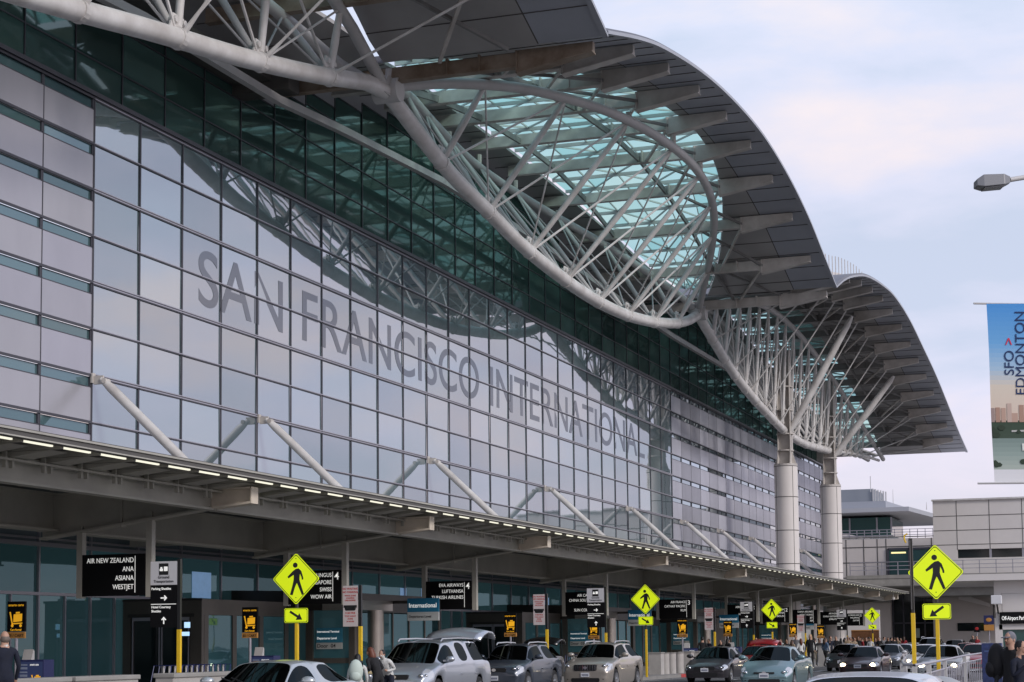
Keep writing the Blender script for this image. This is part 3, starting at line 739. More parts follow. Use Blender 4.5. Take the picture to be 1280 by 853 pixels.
def portal(s, num, label):        # tall steel portal with door pane and blade sign
    t = thing('door_portal', label, 'portal', (s, 34.5, .15), 0, 'tall bronze door portals with blue door signs')
    y0, y1, L, H = 29.9, 34.75, 11.5, 3.75
    b = MB(); b.prism([(s, y0 + .8, H - .75), (s, y1, H - .75), (s, y1, H + .1), (s, y0 + .8, H)], (L, 0, 0)); mk(t, b, 'canopy_box', dkmetal)
    b = MB(); b.box(s - .2, s + 3.5, y0 - .6, y0 + .79, 3.0, 3.38); mk(t, b, 'steel_fascia', steelc)
    for bb in ((s, s + .5, y1 - 1.9, y1, .15, H - .75), (s, s + .3, y0 + 1.3, y0 + 1.6, .15, H - .75), (s - .02, s + .25, y0 - .5, y0 - .25, .15, 3.0)): b = MB(); b.box(*bb); mk(t, b, 'bronze_pier', brz)
    b = MB(); b.lathe([(.32, .15), (.32, 3.0)], (s + 1.2, y0 - .85, 0), 20); mk(t, b, 'round_pier', steelc, smooth=True)
    b = MB(); b.box(s + .1, s + .13, y0 - .25, y0 + 1.3, 1.15, 3.0); b.box(s + .1, s + .13, y0 - .25, y0 + 1.3, .2, .95); b.box(s + .4, s + L, y0 + .9, y0 + .93, .2, 2.95); b.box(s + .25, s + .28, y0 + 1.6, y1 - 1.9, .2, 2.95); gp_ = mk(t, b, 'glass_pane', shopglass)
    b = MB(); b.box(s + .05, s + .16, y0 - .25, y0 + 1.3, .95, 1.15)
    for q in range(6): b.box(s + 1.5 + q * 1.8, s + 1.6 + q * 1.8, y0 + .85, y0 + .98, .15, 2.98)
    mk(t, b, 'mullion_grid', brz)
    b = MB(); b.box(s + .02, s + .06, y0 + .05, y0 + 1.15, 1.75, 2.32); sg = mk(t, b, 'door_sign', mat('door_sign_teal', (.04, .22, .33), .5))
    b = MB(); b.box(s + .015, s + .06, y0 + .05, y0 + 1.15, 1.50, 1.745); mk(t, b, 'door_number_plate', mat('plate_grey', (.5, .52, .5), .5))
    for tx, z, sz, m in (('International Terminal', 2.14, .105, white), ('Departures Level', 1.88, .12, white), ('Door  ' + num, 1.555, .21, blackm)):
        ob = text('lettering', tx, sz, m, None, (s + .012, y0 + 1.12, z), 'LEFT', '-X', bold=.002, ext=.002); ob.parent = t; ob.matrix_parent_inverse = Matrix.Translation(-t.location)
    # blade sign
    by1 = y0 - 1.2; by0 = by1 - 1.35
    b = MB(); b.box(s + 3.6, s + 3.7, by0, by1, 2.95, 3.5); bs = mk(t, b, 'blade_sign', mat('sign_blue', (.02, .20, .36), .4))
    b = MB(); b.box(s + 3.595, s + 3.7, by0, by1, 2.6, 2.948); mk(t, b, 'blade_sign_lower', mat('plate_pale', (.55, .58, .58), .4))
    b = MB(); b.box(s + 3.72, s + 3.85, by0 + .1, by1 + 1.2, 3.3, 3.42); b.tube([(s + 3.78, by0 + .05, .15), (s + 3.78, by0 + .05, 3.4)], .05, 8); mk(t, b, 'sign_arm', dkmetal)
    ob = text('lettering', 'International', .25, white, None, (s + 3.592, by1 - .06, 3.13), 'LEFT', '-X', ext=.002, sx=.95, bold=.003); ob.parent = t; ob.matrix_parent_inverse = Matrix.Translation(-t.location)
    ob = text('lettering', 'Departures Level', .14, blackm, None, (s + 3.588, by1 - .06, 2.72), 'LEFT', '-X', ext=.002); ob.parent = t; ob.matrix_parent_inverse = Matrix.Translation(-t.location)
    return t
v1 = vestibule(57.2, 'low dark vestibule with glass doors behind the shuttle sign, nearest of all')
vestibule(91.5, 'low dark vestibule with glass doors behind the silver minivan')
vestibule(113.0, 'low dark vestibule with glass doors behind the yellow diamond near the tan car')
vestibule(141.0, 'low dark vestibule farthest along the wall behind the crowd')
for dy_, z_ in ((31.95, 2.35), (31.95, 1.98), (32.5, 2.0)):
    b = MB(); b.box(58.6, 58.7, dy_, dy_ + .34, z_, z_ + .28)
b = MB(); b.box(57.22, 57.24, 31.95, 32.3, 2.30, 2.5); b.box(57.22, 57.24, 32.1, 32.4, 2.02, 2.16); tb(b, 'flight_screen', mat('screen_glow', (.3, .5, .8), .4, emit=(.5, .75, 1), es=.8), v1)
portal(65.3, '04', 'bronze portal with the sign Door 04, behind the silver sedan')
portal(98.0, '03', 'bronze portal with the blue sign above the tan car')
portal(121.0, '02', 'bronze portal with the blue sign above the dark grey sedan')
portal(150.0, '01', 'bronze portal with the blue sign behind the standing crowd')

# ------------------------------------------------------------------ pedestrian crossing signs
def rot2(p, a): return (p[0] * math.cos(a) - p[1] * math.sin(a), p[0] * math.sin(a) + p[1] * math.cos(a))
PEDW = .84
PED = [  # head handled apart; torso + limbs outline pieces in sign units (half diagonal = 1), x right, y up
 [(-.02, .34), (.12, .36), (.24, .27), (.33, .05), (.33, -.03), (.27, -.03), (.25, .06), (.18, .18), (.16, -.02), (.20, -.14), (.36, -.52), (.27, -.56), (.09, -.22), (.04, -.14), (-.04, -.28), (-.15, -.56), (-.27, -.54), (-.16, -.24), (-.10, -.02), (-.10, .14), (-.34, .02), (-.38, .08), (-.15, .26)],
]
def cross_sign(name_label, p, zc, hd=.645, arrow='down_right', ground=0.0, g='yellow pedestrian crossing signs', plate=True):
    x, y = p.x, p.y
    t = thing('crossing_sign', name_label, 'sign', (x, y, ground), 0, g)
    def W(u, v, off): return (x - off, y - u, zc + v)          # u to the right in the picture
    def flat(pts, off, th): 
        b = MB(); b.prism([W(u, v, off) for u, v in pts], (th, 0, 0)); return b
    def dia(r, c=.07):
        o = []
        for a in range(4):
            for s_ in (-1, 1):
                ang = math.pi / 2 * a + math.pi / 2; q = Vector((math.cos(ang), math.sin(ang))) * (r - c); tt = Vector((-math.sin(ang), math.cos(ang))) * c * .75
                o.append(tuple(q + tt * s_ * 1))
        o2 = []
        for a in range(4):
            ang = math.pi / 2 * a; d = Vector((math.cos(ang), math.sin(ang))); tt = Vector((-math.sin(ang), math.cos(ang)))
            for w_ in (-1, -.4, .4, 1): o2.append(tuple(d * (r - abs(w_) * c * .9 ) + tt * w_ * c * .9))
        return o2
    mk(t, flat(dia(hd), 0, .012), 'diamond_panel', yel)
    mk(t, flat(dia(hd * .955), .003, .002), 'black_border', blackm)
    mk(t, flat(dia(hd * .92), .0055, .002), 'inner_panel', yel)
    b = MB()
    for pc in PED: b.prism([W(u * hd * 1.12 * PEDW, v * hd * 1.12, .0085) for u, v in pc], (.003, 0, 0))
    hx, hy, hr = -.03 * hd, .53 * hd, .10 * hd
    b.prism([W(hx + hr * math.cos(a * math.pi / 8), hy + hr * math.sin(a * math.pi / 8), .0085) for a in range(16)], (.003, 0, 0))
    for v in (.78, -.72): b.prism([W(.0 + .015 * math.cos(a), v * hd + .015 * math.sin(a), .0085) for a in (0, 1, 2, 3, 4, 5)], (.003, 0, 0))
    mk(t, b, 'walking_figure', blackm)
    zp = -hd - .27
    if plate:
        pw_, ph = hd * .5, hd * .28
        def rr(w_, h_, c=.03): return [(-w_ + c, -h_), (w_ - c, -h_), (w_, -h_ + c), (w_, h_ - c), (w_ - c, h_), (-w_ + c, h_), (-w_, h_ - c), (-w_, -h_ + c)]
        mk(t, flat([(u, v + zp) for u, v in rr(pw_, ph)], 0, .012), 'arrow_plate', yel)
        mk(t, flat([(u, v + zp) for u, v in rr(pw_ - .012, ph - .012)], .003, .002), 'plate_border', blackm)
        mk(t, flat([(u, v + zp) for u, v in rr(pw_ - .026, ph - .026)], .0055, .002), 'plate_field', yel)
        ar = [(-.22, .03), (.06, .03), (.06, .10), (.23, 0), (.06, -.10), (.06, -.03), (-.22, -.03)]
        ar = [(u * hd * 1.35, v * hd * 1.5) for u, v in ar]
        a = -.55 if arrow == 'down_right' else math.pi + .62
        mk(t, flat([(rot2(q, a)[0], rot2(q, a)[1] + zp) for q in ar], .0085, .003), 'arrow', blackm)
    b = MB(); b.box(x + .02, x + .08, y - .03, y + .03, 2.15, zc + hd * .9); mk(t, b, 'upper_post', dkmetal)
    b = MB(); b.box(x + .01, x + .09, y - .045, y + .045, ground, 2.2); mk(t, b, 'yellow_post', yelp, bevel=.01)
    return t
def mid(x, D, ytop, ybot):
    p = at(x, D); return p, EYE + ((805.6 - .00996 * (x - 640)) - (ytop + ybot) / 2) * D / F
p, z = mid(370, 47, 690, 757); cross_sign('yellow diamond crossing sign beside the WOW AIR sign, above the silver sedan', p, z, .665, 'down_right', .15)
p, z = mid(807.5, 79, 730, 768); cross_sign('yellow diamond crossing sign above the tan car', p, z, .65, 'down_right', .15)
p, z = mid(965.5, 109, 748, 776); cross_sign('yellow diamond crossing sign behind the dark grey sedan and red car', p, z, .645, 'down_right', .15)
p, z = mid(1091, 146, 758, 780); cross_sign('small distant yellow diamond crossing sign by the queue of people', p, z, .645, 'down_right', .15)
p, z = mid(1172, 43.5, 680, 750); cross_sign('largest yellow diamond crossing sign, near on the right, arrow pointing down left', p, z, .66, 'down_left', .15)
p, z = mid(1290, 100, 718, 755); cross_sign('yellow diamond crossing sign cut off by the right edge of the photo', p, z, .8, 'down_left', .15)
# separate black and yellow post in front of the big sign
def plain_post(x, D, zt, label):
    p = at(x, D, .0); t = thing('signal_post', label, 'post', p)
    b = MB(); b.box(p.x, p.x + .07, p.y - .03, p.y + .03, 2.2, zt); mk(t, b, 'upper_post', dkmetal)
    b = MB(); b.box(p.x - .01, p.x + .08, p.y - .04, p.y + .04, 0, 2.2); mk(t, b, 'yellow_post', yelp)
    b = MB(); b.box(p.x - .2, p.x - .002, p.y + .0, p.y + .012, zt - 1.55, zt - .05); mk(t, b, 'edge_on_sign_plate', dkmetal)
    b = MB(); b.tube([(p.x - .05, p.y + .1, zt - .1), (p.x - .05, p.y + .13, zt - .02), (p.x - .05, p.y + .13, zt + .06), (p.x - .05, p.y + .06, zt + .1)], .018, 6); mk(t, b, 'bracket_ring', yelp)
    return t
plain_post(1142, 40, EYE + (800 - 672) * 40 / F, 'slim yellow and black post left of the largest crossing diamond')

# ------------------------------------------------------------------ shuttle direction signs, no parking signs
def shuttle(x, D, ytop, label, g='ground transport signs with white tops'):
    p = at(x, D); hz = 805.6 - .00996 * (x - 640); zt = EYE + (hz - ytop) * D / F
    t = thing('shuttle_sign', label, 'sign', (p.x, p.y, .15), 0, g); y0 = p.y; wd = .78
    b = MB(); b.box(p.x, p.x + .08, y0 - .05, y0 + .03, 2.0, zt + .05); mk(t, b, 'upper_post', blackm)
    b = MB(); b.box(p.x - .005, p.x + .085, y0 - .055, y0 + .035, .15, 2.05); mk(t, b, 'yellow_post', yelp)
    b = MB(); b.box(p.x, p.x + .05, y0 + .04, y0 + wd, zt - .58, zt); mk(t, b, 'white_panel', mat('sign_grey_white', (.62, .62, .64), .5))
    b = MB(); b.box(p.x, p.x + .05, y0 + .04, y0 + wd, zt - 1.62, zt - .583); mk(t, b, 'black_panel', black)
    b = MB(); b.box(p.x - .006, p.x, y0 + .28, y0 + .54, zt - .33, zt - .05); mk(t, b, 'pictogram_square', blackm)
    b = MB(); # bus and car pictogram
    b.box(p.x - .011, p.x - .0065, y0 + .30, y0 + .40, zt - .24, zt - .13); b.box(p.x - .011, p.x - .0065, y0 + .43, y0 + .52, zt - .24, zt - .18); b.box(p.x - .011, p.x - .0065, y0 + .45, y0 + .50, zt - .178, zt - .14)
    b.box(p.x - .006, p.x, y0 + .06, y0 + wd - .02, zt - 1.06, zt - 1.045)
    for za, up in ((zt - .9, 0), (zt - 1.45, 1)):
        yc = y0 + .4
        if up: pts = [(0, .09), (.07, .02), (.045, .0), (.015, .03), (.015, -.09), (-.015, -.09), (-.015, .03), (-.045, 0), (-.07, .02)]
        else: pts = [(.09, 0), (.02, .07), (0, .045), (.03, .015), (-.09, .015), (-.09, -.015), (.03, -.015), (0, -.045), (.02, -.07)]
        b.prism([(p.x - .006, yc - u, za + v) for u, v in pts], (.005, 0, 0))
    mk(t, b, 'symbols', white)
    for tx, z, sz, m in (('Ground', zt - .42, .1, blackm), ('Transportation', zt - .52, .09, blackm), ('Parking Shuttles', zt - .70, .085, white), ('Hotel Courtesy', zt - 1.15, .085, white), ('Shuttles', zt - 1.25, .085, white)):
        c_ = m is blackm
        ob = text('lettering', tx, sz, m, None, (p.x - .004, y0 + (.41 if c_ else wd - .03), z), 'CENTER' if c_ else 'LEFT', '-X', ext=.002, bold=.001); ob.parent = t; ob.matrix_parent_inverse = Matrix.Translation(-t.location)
    return t
shuttle(222.5, 45, 701, 'ground transportation sign with white top, on the post beside AIR NEW ZEALAND')
shuttle(757, 76, 735, 'ground transportation sign with white top in front of AIR CANADA')
shuttle(942, 112, 752, 'ground transportation sign with white top in front of AEROMEXICO')
shuttle(1059, 146, 762, 'farthest ground transportation sign with white top by the canopy end')
redt = mat('sign_red_text', (.45, .02, .02), .5); pinkp = mat('sign_pinkish_white', (.62, .55, .54), .5)
def noparking(x, D, ytop, label):
    p = at(x, D); hz = 805.6 - .00996 * (x - 640); zt = EYE + (hz - ytop) * D / F
    t = thing('no_parking_sign', label, 'sign', (p.x, p.y, .15), 0, 'tall no parking signs on yellow posts')
    b = MB(); b.box(p.x, p.x + .08, p.y - .04, p.y + .04, 2.1, zt); mk(t, b, 'upper_post', blackm)
    b = MB(); b.box(p.x - .005, p.x + .085, p.y - .045, p.y + .045, .15, 2.15); mk(t, b, 'yellow_post', yelp)
    b = MB(); b.box(p.x - .03, p.x - .01, p.y + .06, p.y + .5, zt - 1.15, zt - .02); mk(t, b, 'sign_panel', pinkp)
    b = MB(); b.box(p.x - .034, p.x - .031, p.y + .08, p.y + .48, zt - .63, zt - .56); b.ball((p.x - .03, p.y + .17, zt - .65), .01, .06, .06); b.ball((p.x - .03, p.y + .39, zt - .65), .01, .06, .06); b.box(p.x - .034, p.x - .031, p.y + .15, p.y + .42, zt - .71, zt - .63); mk(t, b, 'tow_truck_symbol', blackm)
    z = zt - .13
    for l, sz in (('NO WAITING', .078), ('NO PARKING', .078), ('WHITE ZONE', .055), ('LOADING', .055), ('UNLOADING', .055)):
        ob = text('lettering', l, sz, redt, None, (p.x - .031, p.y + .28, z), 'CENTER', '-X', ext=.001, bold=.002); ob.parent = t; ob.matrix_parent_inverse = Matrix.Translation(-t.location); z -= sz * 1.18
    z = zt - .80
    for l, sz in (('$100 FINE', .07), ('TOW AWAY', .06), ('ZONE', .06), ('24 HOURS', .05)):
        ob = text('lettering', l, sz, redt, None, (p.x - .031, p.y + .28, z), 'CENTER', '-X', ext=.001, bold=.002); ob.parent = t; ob.matrix_parent_inverse = Matrix.Translation(-t.location); z -= sz * 1.2
noparking(450, 51, 731, 'pinkish no parking sign left of the blue International sign')
noparking(683.5, 68, 742, 'pinkish no parking sign above the dark grey crossover')
noparking(893.5, 94, 759, 'pinkish no parking sign right of the AIR FRANCE sign')
noparking(1007, 118, 768, 'pinkish no parking sign nearest the standing crowd')

# ------------------------------------------------------------------ luggage cart rental signs and kiosks
def cart_graphic(b, x, yl, zb, s):     # simple suitcase on a trolley, s = width
    Y = lambda u: yl - u * s
    Z = lambda v: zb + v * s
    def pr(pts): b.prism([(x, Y(u), Z(v)) for u, v in pts], (.003, 0, 0))
    pr([(.30, .30), (.95, .36), (.97, .85), (.32, .80)]); pr([(.48, .84), (.78, .86), (.78, .97), (.48, .95)])
    pr([(.0, .95), (.10, .97), (.25, .24), (.98, .27), (.98, .20), (.18, .15)])
    for u in (.22, .85): pr([(u + .1 * math.cos(a * math.pi / 5), .07 + .1 * math.sin(a * math.pi / 5)) for a in range(10)])
orange_p = mat('orange_plate', (.55, .26, .06), .5)
def cart_sign(x, D, yc, label, kiosk=True, z0=.15):
    p = at(x, D); hz = 805.6 - .00996 * (x - 640); zc = EYE + (hz - yc) * D / F
    t = thing('cart_rental_sign', label, 'sign', (p.x, p.y, z0), 0, 'black luggage cart rental signs')
    b = MB(); b.box(p.x, p.x + .08, p.y - .28, p.y + .28, zc - .40, zc + .42); mk(t, b, 'sign_box', black)
    b = MB(); cart_graphic(b, p.x - .004, p.y + .21, zc - .27, .42); mk(t, b, 'cart_picture', gold)
    b = MB(); b.box(p.x, p.x + .06, p.y - .28, p.y + .28, zc - .58, zc - .41); mk(t, b, 'price_plate', orange_p)
    for tx, z, m, sz in (('smarte carte', zc + .29, redt, .095), ('Cart Rental', zc - .375, gold, .075), ('$5 / CART', zc - .545, blackm, .11)):
        ob = text('lettering', tx, sz, gold if m is redt else m, None, (p.x - .003, p.y, z), 'CENTER', '-X', ext=.002, bold=.001); ob.parent = t; ob.matrix_parent_inverse = Matrix.Translation(-t.location)
    b = MB(); b.tube([(p.x + .03, p.y, z0), (p.x + .03, p.y, zc - .57)], .045, 10); mk(t, b, 'pole', mullw)
    if kiosk:
        k = thing('cart_kiosk', label.replace('cart rental sign', 'payment kiosk').replace('black', 'navy blue'), 'kiosk', (p.x + .3, p.y - .25, z0), 0, 'navy blue payment kiosks under the cart signs')
        q = Vector((p.x + .2, p.y - .35, 0))
        b = MB(); b.box(q.x, q.x + .5, q.y - .42, q.y + .42, z0, 1.32); mk(k, b, 'cabinet', navy, bevel=.02)
        b = MB(); b.box(q.x - .004, q.x, q.y - .38, q.y + .38, .45, 1.27); mk(k, b, 'front_panel', mat('kiosk_blue', (.05, .075, .20), .5))
        b = MB(); cart_graphic(b, q.x - .009, q.y - .03, .62, .3); mk(k, b, 'cart_picture', gold)
        b = MB(); 
        for i in range(7): b.box(q.x - .009, q.x - .005, q.y + .1, q.y + .34, .56 + i * .1, .60 + i * .1 + .02 * (i % 2))
        mk(k, b, 'printed_text', mat('kiosk_text', (.25, .3, .42), .5))
        b = MB(); b.prism([(q.x + .1, q.y + .05, 1.32), (q.x + .25, q.y + .05, 1.32), (q.x + .25, q.y + .05, 1.55), (q.x + .2, q.y + .05, 1.6)], (0, .3, 0)); mk(k, b, 'card_reader', steel2)
        ob = text('lettering', 'smarte carte', .09, white, None, (q.x - .006, q.y + .02, 1.16), 'LEFT', '-X', ext=.002, sx=.6); ob.parent = k; ob.matrix_parent_inverse = Matrix.Translation(-k.location)
cart_sign(19.5, 50, 771, 'black cart rental sign at the far left behind the man in navy')
cart_sign(312, 60, 775, 'black cart rental sign above the silver sedan')
cart_sign(638, 80, 779, 'black cart rental sign above the dark grey crossover', False)
cart_sign(742, 92, 784, 'black cart rental sign behind the tan car roof', False)
cart_sign(853, 100, 783, 'black cart rental sign right of the yellow diamond near the tan car')
cart_sign(910, 118, 784, 'black cart rental sign above the dark grey sedan')
cart_sign(991.5, 132, 786, 'black cart rental sign on the pale wall behind the crowd', False)
cart_sign(1026, 140, 788, 'black cart rental sign above the woman in a denim jacket', False)
# trolleys parked in a row
def cart_row(x, D, n, label):
    p = at(x, D)
    for i in range(n):
        t = thing('luggage_cart', label, 'luggage cart', (p.x + i * .32, p.y, .15), 0, label)
        X, Yy = p.x + i * .32, p.y
        b = MB(); b.tube([(X, Yy - .3, .35), (X + .25, Yy - .28, 1.1), (X + .25, Yy + .28, 1.1), (X, Yy + .3, .35)], .016, 6); mk(t, b, 'handle_frame', mat('cart_blue', (.015, .025, .13), .4))
        b = MB(); b.box(X - .3, X + .7, Yy - .28, Yy + .28, .3, .34); b.tube([(X + .3, Yy, 1.1), (X + .3, Yy, .34)], .03, 6); mk(t, b, 'platform', steel2)
        b = MB()
        for dx, dyy in ((-.2, -.22), (-.2, .22), (.6, 0)): b.tube([(X + dx, Yy + dyy - .02, .25), (X + dx, Yy + dyy + .02, .25)], .09, 10)
        mk(t, b, 'wheels', blackm)
cart_row(198, 52, 12, 'blue handled luggage carts nested in a row behind the barrier at the left')
cart_row(712, 84, 10, 'blue handled luggage carts nested in a row beside the tan car')

# ------------------------------------------------------------------ concrete barriers along the kerb
def barrier(s0, s1, y, h, label, m=conc, light=False):
    t = thing('concrete_barrier', label, 'barrier', ((s0 + s1) / 2, y, .15), 0, 'low concrete barriers along the kerb')
    b = MB(); b.box(s0, s1, y - .25, y + .25, .15, h); mk(t, b, 'barrier_block', m, bevel=.03)
    b = MB(); b.box(s0 - .03, s1 + .03, y - .29, y + .29, h - .1, h + .004); mk(t, b, 'cap', concd, bevel=.02)
    if light:
        b = MB(); b.box(s0 - .012, s0 - .002, y - .12, y + .13, h - .36, h - .23); mk(t, b, 'recessed_light', mat('barrier_lamp', (.9, .85, .7), .4, emit=(1, .9, .65), es=.9))
k = 0
for a, c in ((26, 28.6), (28.8, 31.4), (31.6, 34.2), (34.4, 37.0)):
    barrier(a, c, 22.3 + k * .001, 1.0, ('nearest low concrete barrier cut by the left edge', 'low concrete barrier second from the left edge', 'low concrete barrier under the AIR NEW ZEALAND sign', 'low concrete barrier just left of the yellow shuttle post')[k]); k += 1
barrier(38.4, 42.3, 22.2, 1.0, 'long low concrete barrier hiding the luggage carts right of the yellow shuttle post')
barrier(42.5, 45.6, 22.0, 1.05, 'low concrete barrier behind the silver sedan hood')
barrier(52.0, 54.6, 22.0, 1.1, 'concrete barrier with a lit rectangular lamp beside the woman with white backpack', light=True)
def bollard(p, r, h, label, m=conc, sq=False):
    t = thing('concrete_bollard', label, 'bollard', (p.x, p.y, .15), 0, 'pale concrete bollards between tan car and dark sedan')
    b = MB()
    if sq: b.box(p.x - r, p.x + r, p.y - r, p.y + r, .15, h)
    else: b.lathe([(0.01, .15), (r, .15), (r, h - .03), (r - .03, h), (.01, h)], (p.x, p.y, 0), 24)
    mk(t, b, 'drum', m, smooth=not sq)
    b = MB(); 
    if sq: b.box(p.x - r - .03, p.x + r + .03, p.y - r - .03, p.y + r + .03, h, h + .06)
    else: b.lathe([(r + .015, h - .02), (r + .025, h + .03), (.01, h + .035)], (p.x, p.y, 0), 24)
    mk(t, b, 'lid', concd)
for i, (x, D, sq) in enumerate(((820, 86, True), (830.5, 87, False), (839, 88, False), (848.5, 89, False), (858, 91, True), (868, 94, True))):
    bollard(at(x, D), .22 if not sq else .3, 1.12, ('square concrete bollard touching the tan car tail', 'round bollard second from the tan car', 'round bollard in the middle of the row', 'round bollard fourth in the row', 'square bollard fifth in the row', 'square bollard nearest the dark grey sedan')[i], sq=sq)
bollard(at(1030, 108), .3, 1.3, 'single pale concrete bollard behind the black car', sq=True)

# ------------------------------------------------------------------ cars
tyre_m = mat('tyre_rubber', (.015, .015, .016), .8); rim_m = mat('alloy_rim', (.45, .46, .48), .3, .9)
carglass = mirror_glass('car_glass', (.008, .012, .013), (.62, .72, .74), .10, .01)
plate_m = mat('licence_plate', (.68, .70, .74), .5); trimb = mat('black_trim', (.012, .012, .013), .45)
lampg = mat('headlight_glass', (.62, .64, .68), .08, .3, coat=.5); lamp_on = mat('headlight_lit', (.9, .8, .6), .2, emit=(1, .84, .55), es=16)
tail_m = mat('tail_lamp', (.35, .01, .01), .2); chrome = mat('chrome', (.7, .7, .72), .15, 1)
interior = mat('car_interior', (.02, .02, .022), .8)
def paint(name, c, metal=.4, rough=.32): return mat('car_paint_' + name, c, rough, metal, coat=.7)
SED = dict(L=4.75, zr=1.45, keys=[(0, .60, .50, .53, .66, .74), (.025, .70, .60, .62, .78, .84), (.10, .80, .68, .71, .86, .90), (.27, .96, .70, .90, .87, .915), (.43, 1.41, .52, .95, .87, .92), (.56, 1.455, .55, .965, .87, .92), (.70, 1.42, .53, .99, .87, .92), (.86, 1.08, .62, 1.00, .84, .90), (.97, 1.03, .60, .96, .80, .86), (1, .93, .56, .82, .74, .80)], glassx=(.27, .43, .70, .86), fw=.19, rw=.79, wr=.33)
SUV = dict(L=4.6, zr=1.68, keys=[(0, .78, .52, .68, .68, .78), (.025, .92, .62, .80, .80, .87), (.10, 1.0, .68, .90, .88, .91), (.25, 1.12, .70, 1.05, .88, .925), (.39, 1.60, .56, 1.09, .88, .93), (.55, 1.66, .59, 1.10, .88, .93), (.80, 1.63, .57, 1.13, .88, .93), (.96, 1.16, .66, 1.12, .85, .91), (.985, 1.05, .68, .98, .82, .88), (1, .8, .66, .74, .78, .84)], glassx=(.25, .39, .80, .96), fw=.19, rw=.80, wr=.36)
VAN = dict(L=5.1, zr=1.76, keys=[(0, .72, .55, .62, .74, .86), (.025, .88, .66, .76, .86, .95), (.09, 1.0, .72, .90, .93, .98), (.19, 1.12, .76, 1.06, .95, .99), (.35, 1.68, .64, 1.10, .95, 1.0), (.55, 1.75, .67, 1.12, .95, 1.0), (.85, 1.72, .65, 1.14, .95, 1.0), (.97, 1.16, .76, 1.12, .92, .98), (.99, 1.05, .74, .98, .88, .95), (1, .8, .7, .74, .84, .9)], glassx=(.19, .35, .85, .97), fw=.18, rw=.80, wr=.35)
HAT = dict(L=4.5, zr=1.49, keys=[(0, .58, .46, .50, .62, .74), (.03, .72, .58, .62, .76, .83), (.09, .84, .66, .74, .84, .87), (.20, 1.0, .70, .93, .85, .875), (.42, 1.45, .50, .97, .85, .88), (.54, 1.49, .53, .99, .85, .88), (.68, 1.44, .52, 1.02, .85, .88), (.93, 1.12, .60, 1.05, .80, .86), (.975, 1.02, .60, .92, .78, .84), (1, .8, .58, .72, .74, .8)], glassx=(.20, .42, .68, .93), fw=.19, rw=.79, wr=.32)
def car_mesh(kd, H=None):
    L = kd['L']; ks = kd['keys']; sc_ = (H or kd['zr']) / kd['zr']
    def key(t):
        for a, c in zip(ks, ks[1:]):
            if t <= c[0] + 1e-9:
                u = (t - a[0]) / (c[0] - a[0]); return [lerp(a[i], c[i], u) for i in range(1, 6)]
        return list(ks[-1][1:])
    wr = kd['wr'] / L
    st = set(k[0] for k in ks)
    arches = []
    for c in (kd['fw'], kd['rw']):
        for q in (-1.22, -1.12, -.62, .62, 1.12, 1.22): arches.append(round(c + q * wr, 4))
    st |= set(arches); g = kd['glassx']
    bp = [round(g[1] + (g[2] - g[1]) * f_, 4) for f_ in ((.42, .47) if kd is not VAN else (.22, .27, .62, .66))]
    st |= set(bp); st |= {round(g[0] + (g[1] - g[0]) * .5, 4)}
    st = sorted(x for x in st if 0 <= x <= 1)
    flt = [st[0]]
    for x in st[1:]:
        if x - flt[-1] > .004: flt.append(x)
    st = flt
    bm = bmesh.new(); rowsv = []
    for t in st:
        zt, wt, zb, wb, wm = key(t)
        za = .0
        low = .36; bot = .20
        for c in (kd['fw'], kd['rw']):
            d = abs(t - c) / wr
            if d < .7: low, bot = .76 * kd['wr'] / .33, .74 * kd['wr'] / .33
            elif d < 1.15: low, bot = .54, .40
        low = min(low, zb - .05); bot = min(bot, low - .02)
        zm = max(low + .03, (zb * .62 + .36 * .38)) if low < .5 else max(low + .04, zb - .12 if zb - .12 > low + .04 else low + .04)
        half = [(0, zt), (wt * .65, zt - .01), (wt + .02, zt - .045), (wb + .01, zb), (wm, min(zm, zb - .02)), (wm - .015, low), (wm - .05, bot)]
        half = [(y, z * (sc_ if z > .5 else 1)) for y, z in half]
        r = [bm.verts.new((t * L, y, z)) for y, z in reversed(half)] + [bm.verts.new((t * L, -y, z)) for y, z in half[1:]]
        rowsv.append(r)
    n = len(rowsv[0]); mats_idx = {}
    ft = {}
    for i in range(len(st) - 1):
        a, c = rowsv[i], rowsv[i + 1]; tm = (st[i] + st[i + 1]) / 2
        for j in range(n - 1):
            f = bm.faces.new((a[j], a[j + 1], c[j + 1], c[j])); f.smooth = True
            jj = min(j, n - 2 - j)     # 0..5, 5= centre top strip, 4 = outer top strip, 3 = window strip
            kind = 0
            if g[0] < tm < g[1] and jj in (4, 5): kind = 1
            if g[2] < tm < g[3] and jj in (4, 5): kind = 2
            if tm < .10 and (jj == 2 or (jj == 3 and tm > .02)): kind = 5
            if tm > .955 and jj == 2: kind = 6
            if jj == 3 and lerp(g[0], g[1], .12) < tm < lerp(g[2], g[3], .75):
                kind = 3 if j < n / 2 else 4
                for bi in range(0, len(bp), 2):
                    if bp[bi] < tm < bp[bi + 1]: kind = 0
            ft[f] = kind
    bm.faces.new(rowsv[0]); bm.faces.new(list(reversed(rowsv[-1])))
    cl = bm.edges.layers.float.new('crease_edge')
    for i in range(len(st) - 1):
        for j, cv in ((3, .55), (n - 4, .55), (4, .45), (n - 5, .45)):
            e_ = bm.edges.get((rowsv[i][j], rowsv[i + 1][j]))
            if e_: e_[cl] = cv
    for t_, cv in ((g[0], .7), (g[1], .5), (g[2], .5), (g[3], .6)):
        i = min(range(len(st)), key=lambda q: abs(st[q] - t_))
        for j in range(4, n - 5):
            e_ = bm.edges.get((rowsv[i][j], rowsv[i][j + 1]))
            if e_: e_[cl] = cv
    for i in (0, len(st) - 1):
        for j in range(n - 1):
            e_ = bm.edges.get((rowsv[i][j], rowsv[i][j + 1]))
            if e_: e_[cl] = .35
